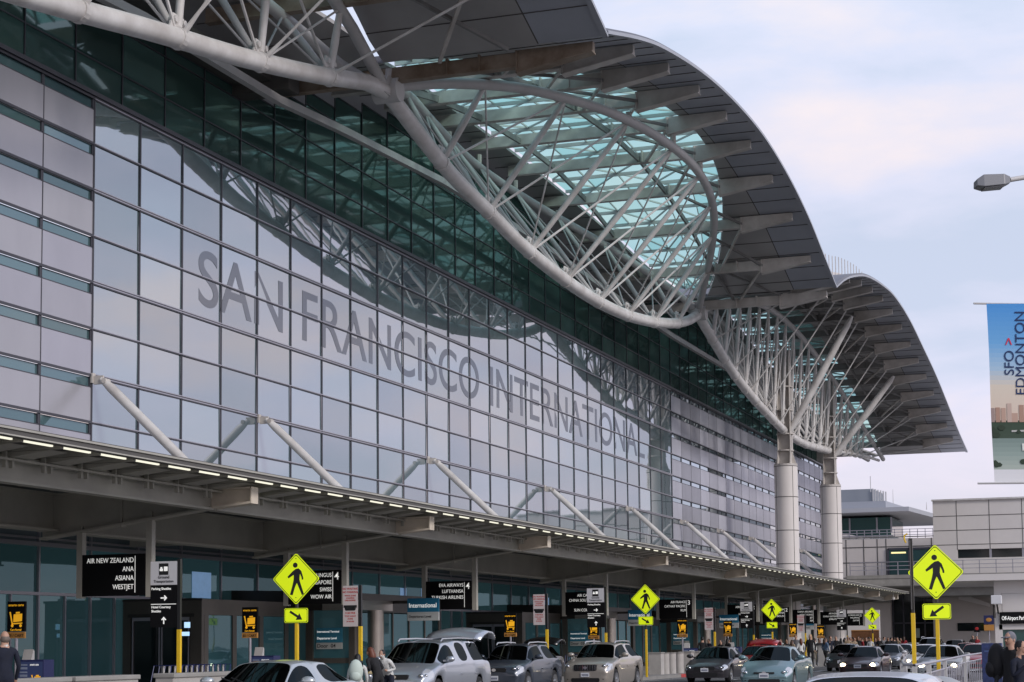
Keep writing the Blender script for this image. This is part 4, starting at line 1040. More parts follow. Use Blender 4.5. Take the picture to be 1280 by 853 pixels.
    for kind in (1, 2, 3, 4, 5, 6):
        fs = [f for f in bm.faces if ft.get(f) == kind]
        if not fs: continue
        # group connected
        todo = set(fs)
        while todo:
            grp = []; stack = [todo.pop()]
            while stack:
                f = stack.pop(); grp.append(f)
                for e_ in f.edges:
                    for q in e_.link_faces:
                        if q in todo: todo.remove(q); stack.append(q)
            r = bmesh.ops.inset_region(bm, faces=grp, thickness={1: .03, 2: .04, 3: .018, 4: .018, 5: .012, 6: .012}[kind], depth=-.004, use_even_offset=True)
            for f in r['faces']: ft[f] = 0
    bm.faces.ensure_lookup_table()
    for f in bm.faces: f.material_index = {0: 0, 5: 2, 6: 3}.get(ft.get(f, 0), 1); f.smooth = True
    bmesh.ops.recalc_face_normals(bm, faces=bm.faces)
    me = bpy.data.meshes.new('car_body'); bm.to_mesh(me); bm.free()
    me.materials.append(trimb); me.materials.append(carglass); me.materials.append(lampg); me.materials.append(tail_m)
    o = bpy.data.objects.new('tmp', me); C.objects.link(o)
    ss = o.modifiers.new('s', 'SUBSURF'); ss.levels = 2; ss.render_levels = 2
    bpy.context.view_layer.update(); dg = bpy.context.evaluated_depsgraph_get()
    res = bpy.data.meshes.new_from_object(o.evaluated_get(dg), depsgraph=dg); bpy.data.objects.remove(o)
    def part(idx, test=None):
        b2 = bmesh.new(); b2.from_mesh(res)
        bmesh.ops.delete(b2, geom=[f for f in b2.faces if f.material_index != idx or (test and not test(f.calc_center_median()))], context='FACES')
        for f in b2.faces: f.material_index = 0
        m = bpy.data.meshes.new('p'); b2.to_mesh(m); b2.free(); m.materials.clear(); return m
    gx = [x * L for x in g]
    mid_ = (gx[1] + gx[2]) / 2
    cen = lambda v: abs(v.y) < .66 * (kd['keys'][4][2] / .52) 
    parts = {'body': part(0)}
    for nm_, ix, sg in (('hlL', 2, 1), ('hlR', 2, -1), ('tlL', 3, 1), ('tlR', 3, -1)): parts[nm_] = part(ix, lambda v, sg=sg: v.y * sg > 0)
    parts['windshield'] = part(1, lambda v: v.x < gx[1] + .05 and abs(v.y) < interp([(gx[0], .74), (gx[1], kd['keys'][4][2] + .035)], v.x) and v.z > interp([(gx[0], 0), (gx[1], (kd['zr'] - .16) * sc_)], v.x))
    parts['rear_window'] = part(1, lambda v: v.x > gx[2] - .0 and abs(v.y) < .60 and v.z > interp([(gx[2], 1.33 * sc_ * kd['zr'] / 1.45), (gx[3], 1.0)], v.x))
    ws = set()
    def side(sg):
        def f(v):
            return v.y * sg > 0 and not (parts_test(v))
        return f
    wt_ = lambda v: v.x < gx[1] + .05 and abs(v.y) < interp([(gx[0], .74), (gx[1], kd['keys'][4][2] + .035)], v.x) and v.z > interp([(gx[0], 0), (gx[1], (kd['zr'] - .16) * sc_)], v.x)
    rt_ = lambda v: v.x > gx[2] and abs(v.y) < .60 and v.z > interp([(gx[2], 1.33 * sc_ * kd['zr'] / 1.45), (gx[3], 1.0)], v.x)
    parts_test = lambda v: wt_(v) or rt_(v)
    parts['sideL'] = part(1, lambda v: v.y > 0 and not parts_test(v)); parts['sideR'] = part(1, lambda v: v.y < 0 and not parts_test(v))
    return parts
CARM = {}
def car(p, kd, H, pm, label, cat='car', rz=0, lights=False, rails=False, hatch=False, face='front', grille='wide', plate=True, roofm_=None, group='cars on the terminal road', name='car'):
    key = (id(kd), H)
    if key not in CARM: CARM[key] = car_mesh(kd, H)
    P = CARM[key]; L = kd['L']; sc_ = H / kd['zr']
    t = thing(name, label, cat, p, rz, group)
    def inst(nm, me, m):
        me = me.copy(); me.materials.clear(); me.materials.append(m)
        o = bpy.data.objects.new(nm, me); C.objects.link(o); o.parent = t; return o
    inst('body', P['body'], pm)
    inst('windshield', P['windshield'], carglass); inst('rear_window', P['rear_window'], carglass); inst('side_windows', P['sideL'], carglass); inst('side_windows', P['sideR'], carglass)
    k = kd['keys']; nz_ = k[0][1]; wf = k[1][5]
    zh = k[1][1]
    # underbody and arches
    b = MB(); b.box(.3, L - .3, -.72, .72, .22, .7); b.build('underbody', interior, t)
    for c in (kd['fw'] * L, kd['rw'] * L):
        for sg in (-1, 1):
            wy = (k[3][5] - .03) * sg
            b = MB(); R = kd['wr']
            b.lathe([(R * .62, -.10), (R * .9, -.11), (R, -.07), (R, .07), (R * .9, .11), (R * .62, .10)], (c, wy - .11 * sg, R), 28, 'Y'); wl = b.build('wheel', tyre_m, t, smooth=True)
            b = MB(); b.lathe([(.02, -.05 * 1), (R * .6, -.06)], (c, wy - .06 * sg, R), 20, 'Y')
            for q in range(5):
                a = q * 2 * math.pi / 5; b.bar((c + math.cos(a) * .04, wy - .02 * sg, R + math.sin(a) * .04), (c + math.cos(a) * R * .62, wy - .02 * sg, R + math.sin(a) * R * .62), .055, .03, (0, 1, 0))
            b.lathe([(R * .58, -.02), (R * .64, -.03), (R * .64, .03), (R * .58, .02)], (c, wy - .02 * sg, R), 24, 'Y'); b.ball((c, wy - .01 * sg, R), .05, .03, .05)
            b.build('rim', rim_m, wl)
    # front end : lamps, grille, intake, plate, emblem
    for sg in (-1, 1):
        b = MB(); zc = zh - .07
        lo = inst('headlight', P['hlL' if sg > 0 else 'hlR'], lampg)
        b.ball((.08, sg * (wf - .20), (zc - .03) * sc_), .09 if lights else .06, .11 if lights else .075, .075 if lights else .05, 12, 8); b.build('lamp_bulb', lamp_on if lights else chrome, lo, smooth=True)
        b = MB(); b.ball((.20, sg * (wf - .09), (zc - .02) * sc_), .06, .05, .04, 12, 8); b.build('lamp_bulb', chrome, lo, smooth=True)
        b = MB(); b.ball((L * kd['glassx'][0] + .42, sg * (k[3][4] + .14), (k[3][1] + .09) * sc_), .10, .14, .085, 12, 8); b.bar((L * kd['glassx'][0] + .42, sg * (k[3][4] - .06), (k[3][1] + .04) * sc_), (L * kd['glassx'][0] + .42, sg * (k[3][4] + .08), (k[3][1] + .06) * sc_), .06, .05); b.build('mirror', pm, t, smooth=True)
        b = MB()
        for dx in (.5, .72): b.bar((L * dx - .12, sg * (k[5][5] + .0), .80 * sc_), (L * dx + .1, sg * (k[5][5] + .0), .80 * sc_), .035, .03)
        b.build('door_handle', pm, t)
        inst('tail_light', P['tlL' if sg > 0 else 'tlR'], tail_m)
        b = MB(); b.ball((.10, sg * (wf - .22), .36), .1, .12, .06); b.build('fog_lamp', trimb, t, smooth=True)
    gw, gz, gh = dict(wide=(.42, zh * sc_ - .13, .065), narrow=(.34, zh * sc_ - .12, .025), tall=(.42, zh * sc_ - .16, .11))[grille]
    def rslab(w_, z0, z1, x0, x1, r=.05): 
        b = MB(); pts = [(x0, -w_, (z0 + z1) / 2 - (z1 - z0) / 2 + r), (x0, -w_ + r, z0), (x0, w_ - r, z0), (x0, w_, z0 + r), (x0, w_, z1 - r * .6), (x0, w_ - r, z1), (x0, -w_ + r, z1), (x0, -w_, z1 - r * .6)]
        b.prism(pts, (x1 - x0, 0, 0)); return b
    b = rslab(gw, gz - gh, gz + gh, -.015, .12, min(.04, gh * .6)); gr = b.build('grille', trimb, t)
    if grille == 'tall':
        b = MB()
        for q in range(9): b.box(-.022, -.016, -gw + .05 + q * (2 * gw - .1) / 8 - .008, -gw + .05 + q * (2 * gw - .1) / 8 + .008, gz - gh + .02, gz + gh - .02)
        b.build('grille_bars', chrome, gr)
    b = MB(); b.prism([(-.024, .075 * math.cos(a * math.pi / 6), gz + .05 * math.sin(a * math.pi / 6)) for a in range(12)], (.006, 0, 0)); b.build('emblem', chrome, gr)
    b = rslab(.52, .25, .40, -.006, .14, .04); b.build('lower_intake', trimb, t)
    if plate: 
        b = MB(); b.box(-.032, -.02, -.155, .155, .44, .59); pl_ = b.build('licence_plate', plate_m, t)
        b = MB()
        for q in range(7): b.box(-.034, -.0325, -.12 + q * .036, -.098 + q * .036, .475, .54)
        b.build('plate_characters', navy, pl_)
    b = MB(); b.box(L - .01, L + .02, -.2, .2, .5 * sc_, .62 * sc_); b.build('rear_plate', plate_m, t)
    # shut lines, wipers
    b = MB()
    for sg in (-1, 1): b.bar((L * kd['glassx'][0] - .02, sg * .1, (k[3][1] + .02) * sc_), (L * kd['glassx'][0] + .2, sg * .1 + .5, (k[3][1] + .16) * sc_), .015, .02)
    b.build('wipers', trimb, t)
    if rails:
        for sg in (-1, 1):
            b = MB(); x0 = kd['glassx'][1] * L + .15; x1 = kd['glassx'][2] * L + .05; z = H - .02; y = sg * (k[5][2] - .03)
            b.tube([(x0 - .12, y, z - .05), (x0, y, z + .02), ((x0 + x1) / 2, y, z + .04), (x1, y, z + .02), (x1 + .12, y, z - .06)], .024, 8); b.build('roof_rail', mat('rail_silver', (.55, .56, .58), .3, .6), t, smooth=True)
    if hatch:
        b = MB(); x0 = kd['glassx'][2] * L; z0 = H - .02; wv = k[6][5] - .12; n = 8
        prof = [(0, 0), (.35, .16), (.7, .24), (1.05, .22), (1.25, .12), (1.28, .0)]
        for (xa, za), (xb, zb2) in zip(prof, prof[1:]):
            for q in range(n):
                y0, y1 = -wv + 2 * wv * q / n, -wv + 2 * wv * (q + 1) / n
                cr = lambda y: .12 * (1 - (y / wv) ** 2)
                b.quad((x0 + xa, y0, z0 + za + cr(y0)), (x0 + xb, y0, z0 + zb2 + cr(y0)), (x0 + xb, y1, z0 + zb2 + cr(y1)), (x0 + xa, y1, z0 + za + cr(y1)))
        o = b.build('raised_tailgate', pm, t, smooth=True)
        bq = bmesh.new(); bq.from_mesh(o.data); bmesh.ops.remove_doubles(bq, verts=bq.verts, dist=.002); bq.to_mesh(o.data); bq.free(); sm_ = o.modifiers.new('s', 'SOLIDIFY'); sm_.thickness = .07
        b = MB(); 
        for sg in (-1, 1): b.tube([(x0 + .75, sg * (wv - .05), z0 + .2), (x0 + .8, sg * (wv - .03), z0 - .55)], .015, 6)
        b.build('gas_strut', trimb, o)
    # driver silhouette seats
    b = MB()
    for yy in (-.38, .38): b.ball((L * .47, yy, 1.0 * sc_), .12, .22, .32); b.ball((L * .47, yy, 1.28 * sc_), .06, .12, .08)
    b.build('seats', interior, t, smooth=True)
    return t
def front_at(x, D, dz=0): q = at(x, D); return (q.x, q.y, dz)
HD = 0
silver = paint('silver', (.50, .53, .58), .7); silv2 = paint('pale_silver', (.50, .53, .54), .5)
car(front_at(264, 31.5), SED, 1.37, silv2, 'silver sedan at the lower left, only roof and windscreen in view')
car(front_at(492, 49.5), VAN, 1.78, silver, 'silver minivan with its tailgate raised, beside the woman with backpack', cat='minivan', rails=True, hatch=True, lights=False, name='minivan')
car(front_at(617, 60), SUV, 1.66, paint('slate', (.05, .062, .085), .3), 'dark grey crossover with white roof rails between minivan and tan car', cat='suv', rails=True, name='crossover')
car(front_at(731, 65), SUV, 1.68, paint('champagne', (.42, .38, .33), .5), 'tan suv with upright grille beside the concrete bollards', cat='suv', grille='tall', rails=True, name='suv')
car(front_at(880, 73.5), SED, 1.46, paint('charcoal', (.032, .029, .034), .3), 'dark grey sedan right of the concrete bollards', grille='wide', name='sedan')
car(front_at(954, 60), HAT, 1.49, paint('sea_green', (.17, .27, .29), .5), 'pale blue green hatchback in the middle of the road', grille='narrow', name='hatchback')
car(front_at(1071, 80), SED, 1.39, paint('maroon', (.05, .02, .022), .3), 'maroon sedan with headlights on', lights=True, name='sedan')
car(front_at(640, 78), SUV, 1.60, paint('black', (.015, .016, .018), .3), 'black suv with raised tailgate, hidden behind the minivan', cat='suv', hatch=True, name='suv')
car(front_at(935, 92), SED, 1.45, paint('red', (.32, .012, .015), .3), 'red sedan with its boot lid up behind the dark grey sedan', hatch=True, name='sedan')
car(front_at(1050, 98), HAT, 1.48, paint('black2', (.02, .024, .026), .3), 'black hatchback left of the maroon sedan', name='hatchback')
car(front_at(1104, 104), SED, 1.43, paint('grey', (.07, .075, .085), .4), 'dark grey sedan just right of the maroon sedan', name='sedan')
car(front_at(1122, 112), SED, 1.42, paint('bright_silver', (.42, .43, .46), .6), 'bright silver coupe behind the maroon sedan', name='coupe')
car(front_at(1158, 128), SUV, 1.85, paint('silver_suv', (.40, .41, .43), .6), 'large silver suv standing tallest in the far traffic', cat='suv', rails=True, name='suv')
car(front_at(1150, 92), SED, 1.42, paint('white', (.62, .62, .63), .1), 'white sedan behind the tall yellow post', name='sedan', lights=True)
car(front_at(1171, 74), SED, 1.42, paint('white_silver', (.56, .58, .60), .3), 'white silver sedan with headlights on behind the largest diamond post', name='sedan', lights=True)
car(front_at(1204, 122), SED, 1.44, paint('red2', (.25, .02, .02), .3), 'dark red sedan in the far traffic on the right', name='sedan')
car(front_at(1226, 112), SED, 1.44, paint('navy', (.02, .03, .06), .4), 'dark blue sedan beside the blue newspaper box', name='sedan', lights=True)
car(front_at(1136, 142), SED, 1.45, paint('white3', (.6, .6, .6), .1), 'small white sedan farthest back beside the bright silver coupe', name='sedan')
car(front_at(1190, 145), SUV, 1.70, paint('black3', (.02, .02, .024), .3), 'black suv in the far traffic between the silver suv and dark red sedan', cat='suv', name='suv')
car(front_at(1215, 92), SED, 1.43, paint('red3', (.30, .02, .02), .3), 'bright red sedan behind the railing on the right', name='sedan')
car(front_at(1034, 14.6), HAT, 1.33, paint('white2', (.60, .62, .68), .1), 'white car roof at the bottom edge, nearest to the camera', name='hatchback')

# ------------------------------------------------------------------ people
skin_m = mat('skin', (.46, .27, .19), .6); skin_t = mat('skin_tan', (.30, .17, .11), .6)
def person(p, H, rz, top, bottom, hairc, label, pose='stand', hair='short', skin=None, z0=.15, extra=None, detail=False, lean=0, shoes=None):
    t = thing('person', label, 'person', (p.x, p.y, z0), rz, 'people waiting and walking at the kerb')
    s = H / 1.75; sk = skin or skin_m
    st = .10 if pose != 'walk' else .28
    J = {'pel': (0, 0, .93), 'wst': (0, 0, 1.08), 'chs': (.0, 0, 1.30), 'nck': (0, 0, 1.46), 'hb': (.01, 0, 1.55), 'ht': (.02, 0, 1.66),
         'hl': (0, .10, .88), 'kl': (.03 + st * .5, .11, .48), 'al': (st - .10, .11, .09), 'fl': (st + .08, .12, .04),
         'hr': (0, -.10, .88), 'kr': (-st * .3 + .02, -.11, .48), 'ar': (-st * .9, -.11, .09), 'fr': (-st * .9 + .18, -.12, .04),
         'sl': (0, .19, 1.40), 'el': (-.03, .25, 1.12), 'wl': (.10, .24, .90), 'gl': (.13, .23, .82),
         'sr': (0, -.19, 1.40), 'er': (-.02, -.25, 1.12), 'wr': (.10, -.24, .90), 'gr': (.13, -.23, .82)}
    if pose == 'arms': J['wr'] = (.26, -.16, 1.10); J['gr'] = (.33, -.12, 1.14); J['el'] = (-.02, .25, 1.12); J['wl'] = (.26, .16, 1.06); J['gl'] = (.33, .12, 1.10)
    if pose == 'phone': J['er'] = (.06, -.26, 1.14); J['wr'] = (.22, -.15, 1.32); J['gr'] = (.24, -.12, 1.40)
    if pose == 'sit':
        for k_ in J: J[k_] = (J[k_][0], J[k_][1], J[k_][2] - .42)
        J['kl'] = (.42, .12, .50); J['al'] = (.44, .12, .09); J['fl'] = (.6, .12, .04); J['kr'] = (.42, -.12, .50); J['ar'] = (.44, -.12, .09); J['fr'] = (.6, -.12, .04)
    if lean:
        for k_ in ('wst', 'chs', 'nck', 'hb', 'ht', 'sl', 'sr', 'el', 'er', 'wl', 'wr', 'gl', 'gr'):
            x, y, z = J[k_]; J[k_] = (x + (z - .93) * math.sin(lean), y, .93 + (z - .93) * math.cos(lean))
    Rd = {'pel': .155, 'wst': .135, 'chs': .165, 'nck': .06, 'hb': .085, 'ht': .095, 'hl': .095, 'kl': .062, 'al': .042, 'fl': .042, 'hr': .095, 'kr': .062, 'ar': .042, 'fr': .042,
          'sl': .065, 'el': .045, 'wl': .032, 'gl': .036, 'sr': .065, 'er': .045, 'wr': .032, 'gr': .036}
    E_ = [('pel', 'wst'), ('wst', 'chs'), ('chs', 'nck'), ('nck', 'hb'), ('hb', 'ht'), ('pel', 'hl'), ('hl', 'kl'), ('kl', 'al'), ('al', 'fl'), ('pel', 'hr'), ('hr', 'kr'), ('kr', 'ar'), ('ar', 'fr'),
          ('chs', 'sl'), ('sl', 'el'), ('el', 'wl'), ('wl', 'gl'), ('chs', 'sr'), ('sr', 'er'), ('er', 'wr'), ('wr', 'gr')]
    nm = list(J); me = bpy.data.meshes.new('sk'); me.from_pydata([Vector(J[k_]) * s for k_ in nm], [(nm.index(a), nm.index(c)) for a, c in E_], [])
    o = bpy.data.objects.new('tmp', me); C.objects.link(o); m1 = o.modifiers.new('k', 'SKIN'); m1.use_smooth_shade = True
    for i, k_ in enumerate(nm):
        sv = me.skin_vertices[0].data[i]; r = Rd[k_] * s; sv.radius = (r * (.72 if k_ in ('pel', 'wst', 'chs') else 1), r) if k_ in ('pel', 'wst', 'chs') else (r, r); sv.use_root = (k_ == 'pel')
    m3 = o.modifiers.new('s', 'SUBSURF'); m3.levels = 1; m3.render_levels = 1
    bpy.context.view_layer.update(); dg = bpy.context.evaluated_depsgraph_get(); res = bpy.data.meshes.new_from_object(o.evaluated_get(dg), depsgraph=dg); bpy.data.objects.remove(o)
    res.materials.clear()
    for m in (top, bottom, sk, shoes or blackm): res.materials.append(m)
    g1, g2, hbp = Vector(J['gl']) * s, Vector(J['gr']) * s, Vector(J['hb']) * s
    w1, w2 = Vector(J['wl']) * s, Vector(J['wr']) * s; dz = (.42 * s if pose == 'sit' else 0)
    for f in res.polygons:
        c = f.center; f.use_smooth = True
        if c.z > (1.47 * s - dz) and abs(c.y) < .13: f.material_index = 2
        elif (c - g1).length < .075 or (c - g2).length < .075: f.material_index = 2
        elif c.z < .13 * s: f.material_index = 3
        elif c.z < .92 * s - dz and abs(c.y) < .2 * s and min((c - w1).length, (c - w2).length) > .09: f.material_index = 1
        elif pose == 'sit' and c.x > .2: f.material_index = 1
        else: f.material_index = 0
    bo = bpy.data.objects.new('body', res); C.objects.link(bo); bo.parent = t
    hc = Vector((J['hb'][0] + .005, 0, (J['hb'][2] + J['ht'][2]) / 2 + .0)) * s
    b = MB(); b.ball(hc + Vector((.0, 0, .01)), .098 * s, .078 * s, .122 * s, 16, 12)           # skull
    b.tube([hc + Vector((.085, 0, .025)) * s, hc + Vector((.118, 0, -.015)) * s, hc + Vector((.09, 0, -.028)) * s], [.008 * s, .017 * s, .01 * s], 6)
    for sg in (-1, 1): b.ball(hc + Vector((-.005, sg * .08, -.005)) * s, .018 * s, .01 * s, .03 * s, 8, 6)
    b.build('head', sk, t, smooth=True)
    b = MB()
    for sg in (-1, 1): b.ball(hc + Vector((.086, sg * .03, .015)) * s, .008, .012, .007, 8, 6)
    b.build('eyes', blackm, t)
    b = MB(); b.ball(hc + Vector((.088, 0, -.058)) * s, .008, .022, .006, 8, 6); b.build('mouth', mat('lips', (.35, .10, .09), .5), t)
    if hair != 'none':
        b = MB(); top_ = hc + Vector((-.018, 0, .03)) * s
        if hair == 'balding':
            b.ball(hc + Vector((-.022, 0, -.012)) * s, .088 * s, .086 * s, .085 * s, 16, 10)
        else: b.ball(top_, .104 * s, .088 * s, .112 * s, 16, 10)
        if hair == 'long':
            b.tube([hc + Vector((-.05, 0, .03)) * s, hc + Vector((-.085, 0, -.08)) * s, hc + Vector((-.10, 0, -.20)) * s, hc + Vector((-.09, 0, -.30)) * s], [.085 * s, .10 * s, .085 * s, .03 * s], 10)
        b.build('hair' if hair != 'cap' else 'cap', hairc, t, smooth=True)
        if hair == 'cap':
            b = MB(); b.prism([(hc.x + .06 * s, -.07 * s, hc.z + .045 * s), (hc.x + .17 * s, -.05 * s, hc.z + .03 * s), (hc.x + .17 * s, .05 * s, hc.z + .03 * s), (hc.x + .06 * s, .07 * s, hc.z + .045 * s)], (0, 0, .012)); b.build('cap_peak', hairc, t)
    if detail and hair in ('balding', 'short'):
        nk = Vector(J['nck']) * s; b = MB(); b.lathe([(.062 * s, -.01), (.072 * s, .035), (.066 * s, .05)], nk + Vector((0, 0, -.01)), 14); b.build('shirt_collar', cw, t, smooth=True)
    # hands with five fingers
    if detail:
        for g_, sg in ((Vector(J['gl']), 1), (Vector(J['gr']), -1)):
            w0 = Vector(J['wl' if sg > 0 else 'wr']); d = (g_ - w0).normalized(); g0 = g_ * s
            b = MB(); sdv = Vector((0, 1, 0)).cross(d).normalized(); lat = d.cross(sdv)
            for q in range(4):
                off = sdv * ((q - 1.5) * .02 * s); a0 = g0 + off + d * .02; b.tube([a0, a0 + d * .045 + lat * .006 * sg, a0 + d * .075 + lat * .022 * sg], [.0095, .009, .007], 6)
            a0 = g0 + sdv * .035 * s; b.tube([a0, a0 + sdv * .02 + d * .03, a0 + sdv * .018 + d * .055], [.011, .01, .008], 6)
            b.build('hand', sk, t, smooth=True)
    if extra == 'backpack':
        pass
    return t
def cloth(n, c): return mat('cloth_' + n, c, .85, var=.3, vs=5, bump=1.0)
cb, cn, cg, cw, cr, cd, ct, ck = cloth('black', (.012, .012, .014)), cloth('navy', (.007, .010, .024)), cloth('grey', (.16, .16, .17)), cloth('white', (.6, .6, .58)), cloth('red', (.28, .02, .03)), cloth('denim', (.09, .14, .22)), cloth('tan', (.32, .24, .16)), cloth('khaki', (.22, .19, .13))
hb_, hk, hbl, hg, hr_ = mat('hair_brown', (.045, .022, .012), .6), mat('hair_black', (.008, .007, .007), .5), mat('hair_blond', (.42, .28, .12), .6), mat('hair_grey', (.14, .11, .09), .6), mat('hair_auburn', (.13, .035, .015), .5)
capm = cloth('cap_grey', (.15, .15, .17))
def backpack(t_loc, rz, z, m, label, sz=1):
    t = thing('backpack', label, 'backpack', t_loc, rz)
    b = MB(); b.ball((-.08, 0, z + .25 * sz), .13 * sz, .17 * sz, .27 * sz, 16, 10); o = b.build('bag', m, t, smooth=True)
    b = MB(); b.ball((-.17 * sz, 0, z + .14 * sz), .07 * sz, .12 * sz, .12 * sz, 12, 8); b.build('front_pocket', m, t, smooth=True)
    b = MB()
    for sg in (-1, 1): b.tube([(0, sg * .1, z + .42 * sz), (.12, sg * .12, z + .48 * sz), (.2, sg * .13, z + .3), (.05, sg * .15, z + .05)], .018, 6)
    b.build('strap', blackm, t); return t
# left man seen from behind
p = at(6, 33.5); person(p, 1.80, .9, cn, cn, hg, 'balding man in a navy jacket at the left edge, seen from behind', 'stand', 'balding', detail=True)
# people around the minivan front
p = at(447, 40.5); person(p, 1.44, .35, cw, cb, hk, 'woman with black hair in a white top wearing a pale backpack', 'walk', 'long', skin_t, detail=True, z0=0)
q = at(447, 40.5); backpack((q.x - .22, q.y - .06, 0), .35, .82, mat('pale_green_bag', (.52, .60, .54), .7), 'pale green backpack on the woman beside the minivan', .95)
p = at(473, 45.5); person(p, 1.66, 1.2, cb, cb, hr_, 'woman with auburn hair in black leaning toward the minivan', 'arms', 'long', lean=.5, detail=True, z0=0)
p = at(486, 47.5); person(p, 1.62, 3.0, cw, cn, hk, 'person in a white shirt bending behind the minivan bonnet', 'arms', 'short', lean=.6, z0=0)
# right two men
p = at(1263, 29.3); person(p, 1.74, 2.6, cb, cn, capm, 'man in a grey cap and black jacket wearing a black backpack', 'stand', 'cap', detail=True, z0=0)
q = at(1255, 29.5); backpack((q.x + .05, q.y + .05, 0), -1.2, .98, cb, 'black backpack carried by the man in the grey cap', 1.1)
p = at(1275, 27.8); person(p, 1.60, -2.2, cn, cb, hk, 'dark haired man in a navy suit at the right edge', 'phone', 'short', detail=True, z0=0)
crowd = [
 (886, 112, 1.70, cn, cb, hk, 'stand', 'short', 'man in navy between the no parking sign and the black shirt man'),
 (953, 126, 1.72, cb, cb, hk, 'walk', 'short', 'man in black behind the red boot lid right side'),
 (976, 128, 1.68, cw, cn, hb_, 'stand', 'long', 'woman in white half hidden left of the woman with a phone'),
 (1008, 128, 1.74, cb, cn, hk, 'stand', 'short', 'man in black behind the auburn haired woman'),
 (1038, 118, 1.80, cn, cb, hb_, 'phone', 'short', 'man in navy right of the denim jacket woman'),
 (1056, 132, 1.72, cb, cb, hk, 'walk', 'long', 'woman in black walking beside the farthest shuttle sign'),
 (1060, 128, 1.80, ct, cb, hk, 'stand', 'short', 'man in tan just before the queue begins'),
 (1066, 146, 1.78, cn, cb, hk, 'stand', 'short', 'man in navy at the rear of the queue, left side'),
 (1076, 150, 1.74, cg, cb, hb_, 'stand', 'long', 'woman in grey at the rear of the queue'),
 (1086, 150, 1.80, cb, cb, hk, 'stand', 'short', 'tall man in black at the rear of the queue'),
 (1094, 152, 1.70, cn, cb, hk, 'walk', 'long', 'woman in navy just right of the distant yellow plate'),
 (1114, 154, 1.78, cb, cb, hk, 'stand', 'short', 'man in black left of the dark opening edge'),
 (1126, 155, 1.70, cb, cn, hk, 'walk', 'long', 'woman in black beside the red coat woman'),
 (878, 100, 1.78, cb, cg, hk, 'arms', 'short', 'man in a black shirt behind the dark grey sedan roof'),
 (901, 106, 1.62, cb, cb, hk, 'stand', 'long', 'dark haired woman in black left of the shuttle sign post'),
 (910, 105, 1.70, cb, cn, hk, 'stand', 'long', 'woman in black just left of the third diamond'),
 (945, 118, 1.75, cr, cn, hb_, 'stand', 'short', 'man in red behind the red boot lid'),
 (968, 122, 1.78, ct, cn, hb_, 'arms', 'long', 'woman with brown hair directly under the third diamond'),
 (983, 112, 1.62, cb, cb, hb_, 'phone', 'long', 'woman in black with long brown hair holding a phone'),
 (990, 118, 1.60, ct, cb, hb_, 'stand', 'long', 'woman in tan top in the crowd'),
 (995, 122, 1.92, cg, cn, hk, 'stand', 'short', 'tall man in grey standing above the crowd'),
 (1001, 108, 1.65, cw, cb, hr_, 'walk', 'long', 'auburn haired woman in a pale top'),
 (1013, 104, 1.88, cb, cb, hbl, 'stand', 'long', 'blond person in a long black coat'),
 (1018, 112, 1.68, cw, ck, hb_, 'stand', 'short', 'man in a white shirt beside the blond person'),
 (1024, 110, 1.66, cb, cg, hk, 'walk', 'short', 'man in black right of the blond person'),
 (1031.5, 106, 1.70, cd, cb, hb_, 'walk', 'long', 'woman in a denim jacket and black shorts'),
 (1045, 124, 1.82, cb, cb, hk, 'stand', 'short', 'man in black by the farthest shuttle sign'),
 (1051, 126, 1.68, cg, cb, hk, 'stand', 'long', 'woman in grey by the farthest shuttle sign'),
 (1063, 140, 1.75, cb, cb, hk, 'stand', 'short', 'man in black at the left end of the queue'),
 (1068, 138, 1.72, ct, cb, hb_, 'stand', 'long', 'woman in tan in the queue'),
 (1073, 142, 1.82, cb, cn, hk, 'arms', 'short', 'tall man in black in the queue'),
 (1078, 140, 1.72, cr, cb, hb_, 'stand', 'short', 'man in red in the queue'),
 (1083, 143, 1.75, cb, cb, hk, 'stand', 'long', 'woman in black in the queue'),
 (1088, 141, 1.70, cw, cb, hr_, 'stand', 'long', 'auburn haired woman in white in the queue'),
 (1099, 146, 1.76, cb, cb, hk, 'stand', 'short', 'man in black right of the distant diamond'),
 (1105, 148, 1.80, cg, cb, hk, 'walk', 'short', 'man in grey right of the distant diamond'),
 (1110, 147, 1.74, cb, cb, hk, 'stand', 'long', 'woman in black at the right of the queue'),
 (1118, 150, 1.74, cb, cn, hb_, 'stand', 'short', 'man in black against the dark opening'),
 (1122, 152, 1.76, ct, cb, hk, 'stand', 'short', 'man in tan against the dark opening'),
 (1130, 150, 1.80, cr, cb, hb_, 'walk', 'long', 'woman in a red coat against the dark opening'),
 (1216, 150, 1.85, cb, cb, hk, 'stand', 'short', 'man in black beyond the dark red sedan'),
 (1221, 150, 1.80, cr, cb, hb_, 'stand', 'short', 'man in red beyond the dark red sedan'),
]
for i, (x, D, H, tp, bt, hc, ps, hs_, lb) in enumerate(crowd):
    random.seed(100 + i)
    person(at(x, D), H, random.uniform(0, 6.28) if i % 2 else math.pi + random.uniform(-.6, .6), tp, bt, hc, lb, ps, hs_, skin_t if i % 3 == 0 else skin_m)

